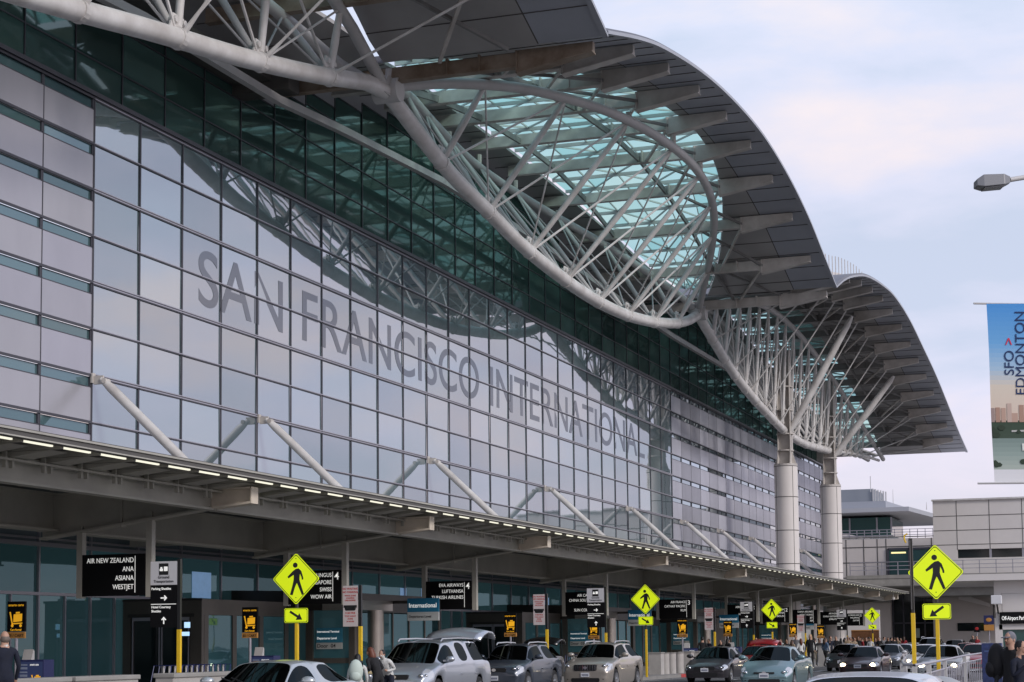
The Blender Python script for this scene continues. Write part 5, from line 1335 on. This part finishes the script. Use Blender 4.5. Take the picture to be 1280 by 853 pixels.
# ------------------------------------------------------------------ distant buildings at the bend of the road
def wall_X(b, xl, xr, yt, yb, D):       # rectangle facing the camera side, given edges along the view at depth D -> uses plane of constant X
    pass
def PX(x, y, s):                         # point of the picture on the cross plane X = s
    r = ray(x, y); k_ = s / r.x; return Vector((s, r.y * k_, EYE + r.z * k_))
ga = thing('garage_building', 'low beige panelled building with dark overhanging roof beyond the columns', 'building', (232, 34, 0))
SA = 232
a = PX(1166, 672, SA); c = PX(990, 672, SA)
b = MB(); b.box(SA, SA + 30, a.y - .2, c.y + 10, 0, a.z); mk(ga, b, 'wall', beige)
b = MB()
for x in (1018, 1035, 1058, 1080, 1097, 1108, 1137, 1165):
    q = PX(x, 700, SA); b.box(SA - .03, SA - .002, q.y - .06, q.y + .06, 0, a.z - .01)
for y in (672, 684, 703, 722): 
    q = PX(1100, y, SA); b.box(SA - .035, SA - .003, a.y - .1, c.y + 9, q.z - .06, q.z + .06)
mk(ga, b, 'panel_joint', joint)
q0 = PX(1110, 686, SA); q1 = PX(1164, 722, SA)
b = MB(); b.box(SA - .1, SA - .04, q1.y, q0.y, q1.z, q0.z); wn = mk(ga, b, 'window', glassb)
b = MB()
for f_ in (0, .5, 1): yy = lerp(q0.y, q1.y, f_); b.box(SA - .2, SA - .105, yy - .12, yy + .12, q1.z, q0.z)
b.box(SA - .2, SA - .105, q1.y, q0.y, q0.z - .2, q0.z + .05); tb(b, 'frame', mull, wn)
b = MB(); yy = lerp(q0.y, q1.y, .25); b.box(SA - .15, SA - .102, yy - .9, yy + .9, q0.z - .65, q0.z - .45); tb(b, 'lit_lamp', mat('warm_lamp', (.8, .7, .3), .4, emit=(1, .85, .4), es=.7), wn)
# upper storey with overhanging roof
S2 = 242
g0 = PX(1062, 648, S2); g1 = PX(1114, 666, S2)
b = MB(); b.box(S2, S2 + 12, g1.y, g0.y + 30, g1.z - .3, g0.z); us = mk(ga, b, 'upper_storey', glassb)
b = MB(); 
for x in (1062, 1096, 1114): q = PX(x, 650, S2); b.box(S2 - .08, S2 - .003, q.y - .1, q.y + .1, g1.z, g0.z)
tb(b, 'frame', mullw, us)
r0 = PX(1136, 640, S2 - 6); r1 = PX(1164, 656, S2 + 10)
zr0 = PX(1100, 640, S2 - 6).z; zr1 = PX(1100, 634, S2 - 6).z
b = MB()
yl = PX(990, 640, S2 - 6).y
for zz, th in ((zr0, .55),):
    b.prism([(S2 - 6, yl, zz), (S2 - 6, r0.y, zz), (S2 + 26, r0.y - 3.2, zz), (S2 + 26, yl, zz)], (0, 0, th))
mk(ga, b, 'overhanging_roof', mat('fascia_grey', (.36, .37, .40), .5))
b = MB(); b.prism([(S2 - 5, yl, zr0 + .551), (S2 - 5, r0.y + 3, zr0 + .551), (S2 + 24, r0.y + 1, zr0 + .551), (S2 + 24, yl, zr0 + .551)], (0, 0, .9)); mk(ga, b, 'parapet', mat('parapet_blue_grey', (.33, .35, .40), .5))
t0 = PX(1014, 614, S2 + 4); t1 = PX(1092, 634, S2 + 4)
b = MB(); b.box(S2 + 4, S2 + 14, t1.y, t0.y + 4, zr0 + 1.4, t0.z); ph = mk(ga, b, 'plant_room', mat('plant_grey', (.22, .24, .27), .6))
b = MB(); yb_ = t1.y
for i in range(6):
    b.tube([(S2 + 3.8 - i * .1, yb_ - .35 * i, zr0 + 1.4), (S2 + 3.8 - i * .1, yb_ - .35 * i, t0.z - .1 * i)], .1, 6)
b.tube([(S2 + 3, PX(1088, 600, S2 + 3).y, t0.z - .5), (S2 + 3, PX(1088, 600, S2 + 3).y, t0.z + 1.6)], .05, 6)
tb(b, 'vent_pipe', steel2, ph)
for i, (x, y0) in enumerate(((1116, 612), (1158, 628))):
    q = PX(x, y0, S2); b = MB(); b.tube([(S2, q.y, zr0 + .5), (S2, q.y, q.z)], [.06, .02], 6); tb(b, 'mast', steel2, ph)
b = MB()   # terrace railing
y0_, y1_ = PX(1052, 665, SA).y, a.y
for q in range(13): yy = lerp(y0_, y1_, q / 12); b.box(SA + .2, SA + .28, yy - .04, yy + .04, a.z, a.z + 1.15)
for zz in (.4, .75, 1.1): b.box(SA + .2, SA + .26, y1_, y0_, a.z + zz, a.z + zz + .07)
mk(ga, b, 'terrace_rail', mullw)
b = MB(); y_ = PX(1052, 665, SA).y; b.prism([(SA + .3, y_ + 6, a.z + .1), (SA + .3, y_ + 6, a.z + 2.2), (SA + .3, y_ - 3.5, a.z + .1)], (.3, 0, 0)); mk(ga, b, 'stair_parapet', beigel)

# right hand building
gb = thing('office_block', 'tall plain beige panelled block behind the largest crossing diamond', 'building', (205, 14, 0))
SB = 205
a = PX(1165.5, 627, SB); c = PX(1330, 625, SB); zl = PX(1165.5, 740, SB).z; wtop = PX(1200, 687, SB).z; wbot = PX(1200, 698, SB).z
wl = PX(1197, 690, SB).y
b = MB(); b.box(SB, SB + 24, c.y - 12, a.y, wtop, a.z); b.box(SB, SB + 24, wl, a.y, zl - .6, wtop - .002); b.box(SB, SB + 24, c.y - 12, wl - .002, zl - .6, wbot); mk(gb, b, 'wall', beigel)
b = MB(); b.box(SB + .3, SB + .4, c.y - 12, wl - .01, wbot, wtop - .004); wn = mk(gb, b, 'window', dkwin)
b = MB()
for x in (1238, 1279): q = PX(x, 690, SB); b.box(SB + .1, SB + .29, q.y - .12, q.y + .12, wbot, wtop - .004)
tb(b, 'frame', mullw, wn)
b = MB()
for x in (1197, 1238, 1279): q = PX(x, 690, SB); b.box(SB - .02, SB - .002, q.y - .035, q.y + .035, wtop, a.z - .02)
for y in (645, 663, 681): zz = PX(1200, y, SB).z; b.box(SB - .022, SB - .003, c.y - 11.9, a.y - .02, zz - .035, zz + .035)
mk(gb, b, 'panel_joint', joint)
b = MB(); b.box(SB - .25, SB + .2, c.y - 12, a.y + .1, a.z - .001, a.z + .18); mk(gb, b, 'coping', steel)
# elevated roadway in front of both
ov = thing('elevated_walkway', 'concrete walkway deck with a metal railing crossing above the far traffic', 'overpass', (190, 20, 0))
SO = 190
d0 = PX(1058, 716, SO); d1_ = PX(1340, 716, SO); zt = PX(1200, 717, SO).z; zm_ = PX(1200, 728, SO).z; zb2 = PX(1200, 741, SO).z
b = MB(); b.box(SO, SO + 12, d1_.y, d0.y, zm_, zt); b.box(SO - .5, SO + 12, d1_.y, d0.y + .1, zm_ - .35, zm_ - .002); b.box(SO + .6, SO + 12, d1_.y, PX(1140, 740, SO).y, zb2 - .25, zm_ - .352); mk(ov, b, 'deck', concd)
b = MB(); yA = PX(1062, 700, SO).y
k_ = 0
while True:
    yy = yA - k_ * 1.62
    if yy < d1_.y: break
    b.box(SO + .1, SO + .18, yy - .04, yy + .04, zt, zt + 1.35); k_ += 1
for zz in (.5, .9, 1.3): b.box(SO + .1, SO + .16, d1_.y, yA, zt + zz, zt + zz + .06)
mk(ov, b, 'railing', mullw)
b = MB(); b.box(SO - .56, SO - .503, d1_.y, d0.y, zm_ - .32, zm_ - .25); b.box(SO - .03, SO - .002, d1_.y, d0.y, zt - .4, zt - .36); mk(ov, b, 'deck_joint', joint)
# lower front beneath it: beige walls, dark opening, parking office
lb = thing('arrivals_building', 'beige ground floor building with a dark glazed opening under the walkway', 'building', (196, 22, 0))
SL = 198
o0, o1 = PX(1113, 755, SL), PX(1166, 755, SL); w0 = PX(1040, 755, SL); w2 = PX(1243, 755, SL); w3 = PX(1340, 755, SL)
b = MB(); b.box(SL, SL + 1, o0.y, w0.y + 8, 0, zb2 + 1.6); b.box(SL, SL + 1, w3.y, o1.y, 0, zb2 + .5); b.box(SL + .01, SL + 1.01, o1.y, o0.y, PX(1140, 757, SL).z + 1.4, zb2 + 1.4); mk(lb, b, 'wall', beige)
b = MB(); b.box(SL + 2, SL + 2.1, o1.y - .5, o0.y + .5, 0, zb2 + 1); og = mk(lb, b, 'glazed_opening', dkwin)
b = MB(); 
for f_ in (0, .25, .5, .75, 1): yy = lerp(o0.y, o1.y, f_); b.box(SL + 1.8, SL + 1.99, yy - .07, yy + .07, 0, zb2 + 1)
b.box(SL + 1.8, SL + 1.99, o1.y, o0.y, 3.4, 3.55); tb(b, 'frame', mull, og)
b = MB(); b.box(SL + 1.9, SL + 1.98, lerp(o0.y, o1.y, .62), lerp(o0.y, o1.y, .44), 1.9, 2.9); tb(b, 'poster', mat('poster_pale_green', (.40, .48, .42), .6), og)
b = MB(); z1 = PX(1200, 779, SL).z; z2 = PX(1200, 789, SL).z; b.box(SL - .12, SL - .003, PX(1238, 780, SL).y, PX(1197, 780, SL).y, z2, z1); mk(lb, b, 'dark_window_band', dkwin)
b = MB(); b.tube([(SL - 1, PX(1040, 757, SL).y, zb2 + .2), (SL - 1, PX(1115, 757, SL).y, zb2 + .2)], .9, 16); mk(lb, b, 'round_beam', concd, smooth=True)
b = MB(); b.prism([(SL - .5, PX(1199, 748, SL).y, zb2 + .2), (SL - .5, PX(1238, 762, SL).y, zb2 - 1.0), (SL - .5, PX(1238, 766, SL).y, zb2 - 1.35), (SL - .5, PX(1199, 756, SL).y, zb2 - .5)], (.45, 0, 0)); mk(lb, b, 'sloping_soffit', beigel)
# small orange signs on it
for i, (x, y, w_, h_, m1, lab) in enumerate(((1236, 775, 26 / 2.2, 9, navy, 'small navy sign with an orange emblem on the far beige wall'), (1221, 786, 7, 7, black, 'small dark sign with a red emblem beside the far red car'))):
    q = PX(x, y, 186); w_ = w_ * 186 / F / 2; h_ = h_ * 186 / F / 2 * 1.2
    t = thing('small_sign', lab, 'sign', (q.x, q.y, q.z))
    b = MB(); b.box(q.x, q.x + .1, q.y - w_, q.y + w_, q.z - h_, q.z + h_); mk(t, b, 'panel', m1)
    b = MB(); b.ball((q.x - .01, q.y, q.z), .02, w_ * .6, h_ * .45); mk(t, b, 'emblem', orange_p if i == 0 else redt)
    b = MB(); b.tube([(q.x + .15, q.y, 0), (q.x + .15, q.y, q.z)], .05, 6); mk(t, b, 'pole', mullw)
    if i == 0: b = MB(); b.box(q.x, q.x + .1, q.y - w_, q.y + w_, q.z - h_ * 2.4, q.z - h_ * 1.1); mk(t, b, 'lower_plate', orange_p)
# off airport parking booth (nearer, right)
SP = 74
k0 = PX(1243, 760, SP); k1 = PX(1330, 760, SP); ztp = PX(1260, 742, SP).z
pk = thing('parking_shelter', 'pale shelter with a black Off-Airport Parking sign at the right edge', 'shelter', (SP, k0.y - 1, 0))
b = MB(); b.box(SP, SP + .35, k0.y - .28, k0.y, 0, ztp); b.box(SP, SP + 8, k1.y, k0.y, ztp, ztp + .5); b.box(SP - .6, SP + 8, k1.y, k0.y + 2.6, ztp + .5, ztp + .75); mk(pk, b, 'frame', beigel)
z1 = PX(1265, 765, SP).z; z2 = PX(1265, 780, SP).z; ys = PX(1250, 770, SP).y
b = MB(); b.box(SP, SP + .2, k1.y, k0.y - .3, z1 - .0, ztp - .01); b.box(SP, SP + .1, k1.y, ys + .05, z2 - .22, z2 - .02); b.box(SP + .02, SP + .12, ys - .02, ys + .06, 0, z2 - .2); mk(pk, b, 'header', beigel)
b = MB(); b.box(SP - .1, SP - .01, k1.y, ys, z2, z1 - .01); mk(pk, b, 'sign_board', black)
ob = text('lettering', 'Off-Airport Parking', .21, white, None, (SP - .105, ys - .07, z2 + .15), 'LEFT', '-X', bold=.004, ext=.003, sx=.62); ob.parent = pk; ob.matrix_parent_inverse = Matrix.Translation(-pk.location)
b = MB(); b.box(SP + .1, SP + .14, k1.y, ys - .03, .2, z2 - .22); mk(pk, b, 'glass_panel', glassb)
q = PX(1246, 750, SP - .5)
t = thing('lamp_box', 'white floodlight box mounted at the corner of the parking shelter', 'lamp', (q.x, q.y, q.z))
b = MB(); b.box(q.x - .3, q.x, q.y - .2, q.y + .2, q.z - .17, q.z + .17); mk(t, b, 'housing', mat('white_plastic', (.7, .7, .72), .5), bevel=.02)
b = MB(); b.bar((q.x + .02, q.y, q.z - .2), (q.x + .5, q.y, q.z - .5), .06, .06); b.tube([(q.x - .1, q.y + .1, q.z - .2), (q.x - .1, q.y + .1, q.z - .7)], .05, 8); mk(t, b, 'bracket', dkmetal)
# camera globe hanging under the canopy end
q = Vector((172, 23.2, 5.5)); t = thing('camera_dome', 'small white dome hanging under the canopy far end', 'camera', q)
b = MB(); b.ball(q, .16, .16, .16); b.tube([q, q + Vector((0, 0, .5))], .05, 8); mk(t, b, 'dome', steel, smooth=True)
# pale wall beyond the queue with orange banner
b = MB(); b.box(186, 186.4, 26.5, 36, .15, 4.7); t = thing('end_wall_panel', 'pale wall panel closing the pavement behind the queue', 'wall', (186, 31, .15)); mk(t, b, 'panel', beigel)
q0 = PX(1064, 789, 176); q1 = PX(1099, 800, 176); t = thing('hoarding', 'low orange brown hoarding behind the queue of people', 'hoarding', (176, (q0.y + q1.y) / 2, .15))
b = MB(); b.box(176, 176.1, q1.y, q0.y, 1.0, q0.z); mk(t, b, 'board', mat('hoarding_brown', (.16, .07, .03), .6, var=.5, vs=1.5)); b = MB(); b.box(175.95, 176.15, q1.y, q0.y, q0.z, q0.z + .08); mk(t, b, 'top_rail', orange_p)
b = MB(); b.box(140, 140.4, 31.8, 34.7, .15, 4.2); t = thing('end_wall_panel', 'grey wall panel behind the cart sign over the crowd', 'wall', (140, 33, .15)); mk(t, b, 'panel', beige); 

# ------------------------------------------------------------------ foreground right: railing, bin, newspaper box
rl = [(1131, 44), (1127, 36), (1129, 31), (1142, 30), (1160, 33), (1180, 38), (1205, 48), (1233, 60)]
t = thing('railing', 'curved grey metal railing around the near right island', 'railing', at(1165, 29, .15))
pts = [at(x, D, 0) for x, D in rl]; fine = []
for i in range(len(pts) - 1):
    for q in range(6): fine.append(lerp(pts[i], pts[i + 1], q / 6))
fine.append(pts[-1])
b = MB(); b.tube([p_ + Vector((0, 0, 1.2)) for p_ in fine], .024, 8); mk(t, b, 'top_rail', mullw, smooth=True)
b = MB(); b.tube([p_ + Vector((0, 0, 1.02)) for p_ in fine], .016, 8); b.tube([p_ + Vector((0, 0, .3)) for p_ in fine], .025, 8); mk(t, b, 'mid_rail', mullw, smooth=True)
for i, p_ in enumerate(fine):
    if i % 6 == 0: b = MB(); b.box(p_.x - .04, p_.x + .04, p_.y - .04, p_.y + .04, .15, 1.18); mk(t, b, 'post', steel2)
b = MB()
for i, p_ in enumerate(fine[:-1]):
    for q in (0, .5): p2 = lerp(p_, fine[i + 1], q); b.tube([p2 + Vector((0, 0, .3)), p2 + Vector((0, 0, 1.02))], .012, 5)
mk(t, b, 'balusters', mullw)
p = at(1172, 24); t = thing('litter_bin', 'round grey domed lid of a litter bin at the bottom right', 'bin', (p.x, p.y, .15))
b = MB(); b.lathe([(.28, .15), (.30, .95)], (p.x, p.y, 0), 24); mk(t, b, 'body', steel2, smooth=True)
b = MB(); b.lathe([(.34, .95), (.34, .99), (.28, 1.06), (.15, 1.12), (.01, 1.14)], (p.x, p.y, 0), 28); mk(t, b, 'lid', mat('lid_grey', (.36, .37, .38), .5), smooth=True)
p = at(1239, 46); t = thing('newspaper_box', 'dark blue box stand between the railing and the man in the grey cap', 'box', (p.x, p.y, .15))
b = MB(); b.box(p.x, p.x + .4, p.y - .24, p.y + .24, .5, 1.52); mk(t, b, 'cabinet', mat('poster_blue', (.02, .035, .12), .5, var=.6, vs=6)); b = MB(); b.box(p.x - .01, p.x + .41, p.y - .25, p.y + .25, .15, .5); mk(t, b, 'base', steel2)
b = MB(); b.box(p.x - .006, p.x - .001, p.y - .18, p.y + .18, 1.3, 1.34); b.box(p.x - .006, p.x - .001, p.y - .18, p.y + .1, .7, .9); mk(t, b, 'printed_panel', mat('print_blue', (.06, .10, .24), .5))

# ------------------------------------------------------------------ lamp post with banner, right edge (pole out of frame)
DB = 25.5
def BP(x, y, D=DB): r = ray(x, y); return Vector((D / F * r.x, D / F * r.y, EYE + D / F * r.z))
pb = BP(1328, 480); R3 = R_.copy(); R3.z = 0; R3.normalize()
lp = thing('street_lamp', 'street lamp with a flat grey head reaching in from the right edge', 'street lamp', (pb.x, pb.y, .15))
b = MB(); b.tube([(pb.x, pb.y, .15), (pb.x, pb.y, 4), (pb.x, pb.y, EYE + (800 - 205) * DB / F)], [.11, .09, .07], 14); mk(lp, b, 'pole', steel2, smooth=True)
h0, h1 = BP(1262, 225), BP(1219, 229)
b = MB(); b.tube([(pb.x, pb.y, BP(1328, 215).z), lerp(Vector((pb.x, pb.y, BP(1328, 215).z)), h0, .5) + Vector((0, 0, .03)), h0], .035, 10); mk(lp, b, 'arm', steel2, smooth=True)
hd = (h1 - h0); hw = Vector((-hd.y, hd.x, 0)).normalized() * .14
b = MB()
def sec(f_, w_, zt, zb_): c_ = lerp(h0, h1, f_); return [c_ + hw * w_ + Vector((0, 0, zb_)), c_ - hw * w_ + Vector((0, 0, zb_)), c_ - hw * w_ * .85 + Vector((0, 0, zt)), c_ + hw * w_ * .85 + Vector((0, 0, zt))]
S_ = [sec(0, .35, .04, -.05), sec(.2, .9, .07, -.085), sec(.8, 1, .085, -.09), sec(1.0, .8, .03, -.06)]
k_ = len(b.v)
for s_ in S_: b.v += [tuple(v) for v in s_]
for i in range(3):
    for j in range(4): a0 = k_ + i * 4 + j; a1 = k_ + i * 4 + (j + 1) % 4; b.face((a0, a1, a1 + 4, a0 + 4))
b.face((k_ + 3, k_ + 2, k_ + 1, k_)); b.face((k_ + 12, k_ + 13, k_ + 14, k_ + 15))
mk(lp, b, 'lamp_head', mat('lamp_grey', (.22, .225, .24), .4), bevel=.01)
b = MB(); c_ = lerp(h0, h1, .5); b.prism([c_ + hd * .28 + hw * .8 - Vector((0, 0, .105)), c_ + hd * .28 - hw * .8 - Vector((0, 0, .105)), c_ - hd * .28 - hw * .8 - Vector((0, 0, .105)), c_ - hd * .28 + hw * .8 - Vector((0, 0, .105))], (0, 0, .015)); mk(lp, b, 'lens', mat('lamp_lens', (.08, .08, .085), .2))
for yy, x0 in ((379.5, 1217), (604.5, 1222)):
    e0 = BP(x0, yy); b = MB(); b.tube([e0, (pb.x, pb.y, BP(1328, yy - 0).z)], .014, 6); mk(lp, b, 'banner_arm', steel2)
# the banner itself: printed cloth
bl = thing('banner', 'vertical blue to peach banner reading SFO and EDMONTON with a river skyline', 'banner', BP(1280, 500))
tl, tr, brp, blp = BP(1233, 380), BP(1322, 380), BP(1322, 604), BP(1243, 604)
def BN(u, v, off=0):       # u 0..1 left to right, v 0..1 top to bottom
    a_ = lerp(tl, tr, u); c2 = lerp(blp, brp, u); q_ = lerp(a_, c2, v); nn = (-W_).copy(); nn.z = 0; nn.normalize(); return q_ + nn * off + nn * (.02 * math.sin(v * 7 + u * 2))
def cm(n_, c_): return mat('banner_' + n_, c_, .8)
stops = [(0, (.07, .30, .70)), (.22, (.16, .42, .76)), (.36, (.40, .58, .76)), (.46, (.72, .64, .54)), (.66, (.72, .58, .48)), (.661, (.04, .07, .045)), (.74, (.05, .08, .055)), (.75, (.20, .27, .25)), (.84, (.30, .38, .35)), (.92, (.42, .48, .43)), (.9201, (.74, .74, .77)), (1, (.78, .78, .80))]
nb = 40
def bc(v):
    for (a_, ca), (b_, cb2) in zip(stops, stops[1:]):
        if v <= b_: u = (v - a_) / (b_ - a_); return tuple(lerp(x_, y_, u) for x_, y_ in zip(ca, cb2))
    return stops[-1][1]
b = MB()
for i in range(nb):
    for j in range(6):
        v0, v1 = i / nb, (i + 1) / nb; b.col = bc((v0 + v1) / 2); b.quad(BN(j / 6, v1), BN((j + 1) / 6, v1), BN((j + 1) / 6, v0), BN(j / 6, v0))
mprint = bpy.data.materials.new('banner_print'); mprint.use_nodes = True
nn_ = mprint.node_tree.nodes; ll_ = mprint.node_tree.links; at2 = nn_.new('ShaderNodeAttribute'); at2.attribute_name = 'pane'
bs2 = nn_['Principled BSDF']; bs2.inputs['Roughness'].default_value = .8; ll_.new(at2.outputs['Color'], bs2.inputs['Base Color'])
mk(bl, b, 'cloth', mprint, smooth=True)
b = MB(); random.seed(3); u = 0.0
while u < 1:
    wv = random.uniform(.04, .1); hv = random.uniform(.03, .12); b.col = random.choice([(.42, .26, .20), (.50, .34, .27), (.35, .26, .24), (.55, .42, .36)])
    b.quad(BN(u, .66, .006), BN(min(1, u + wv), .66, .006), BN(min(1, u + wv), .66 - hv, .006), BN(u, .66 - hv, .006)); u += wv * random.uniform(.8, 1.3)
mk(bl, b, 'skyline_print', mprint); b = MB()
b.col = (.5, .5, .48); b.quad(BN(.3, .715, .007), BN(1, .71, .007), BN(1, .70, .007), BN(.3, .705, .007))
mk(bl, b, 'bridge_print', mprint); b = MB()
b.col = (.03, .05, .03)
for i in range(26):
    uu = random.random(); vv = random.uniform(.67, .74) if i % 2 else random.uniform(.85, .91); r = random.uniform(.03, .07)
    b.poly([BN(min(1, max(0, uu + r * math.cos(a_))), vv + r * .28 * math.sin(a_), .008 + i * .0001) for a_ in (0, 1, 2, 3, 4, 5)])
mk(bl, b, 'foliage_print', mprint); b = MB()
b.col = (.75, .78, .74)
for uu, vv in ((.45, .78), (.75, .80), (.6, .74)): b.quad(BN(uu, vv + .04, .012), BN(uu + .06, vv + .04, .012), BN(uu + .06, vv, .012), BN(uu, vv, .012))
mk(bl, b, 'fountain_print', mprint)
def btext(s, u, v, size, col):
    cu = bpy.data.curves.new('t', 'FONT'); cu.body = s; cu.size = size; cu.extrude = .001
    o = bpy.data.objects.new('tmp', cu); C.objects.link(o); bpy.context.view_layer.update(); dg = bpy.context.evaluated_depsgraph_get(); me = bpy.data.meshes.new_from_object(o.evaluated_get(dg), depsgraph=dg); bpy.data.objects.remove(o)
    H_ = (tl - blp).length; Wd = (tr - tl).length
    for vt in me.vertices:
        x_, y_ = vt.co.x, vt.co.y; q_ = BN(u - y_ / Wd, v - x_ / H_, .009 + vt.co.z); vt.co = q_ - bl.location
    me.materials.clear(); me.materials.append(mat('banner_' + col, dict(navy=(.01, .03, .12), red=(.7, .03, .08))[col], .7)); o = bpy.data.objects.new('lettering', me); C.objects.link(o); o.parent = bl
btext('SFO', .36, .40, .2, 'navy'); btext('>', .36, .235, .2, 'red'); btext('EDMONTON', .525, .51, .2, 'navy')
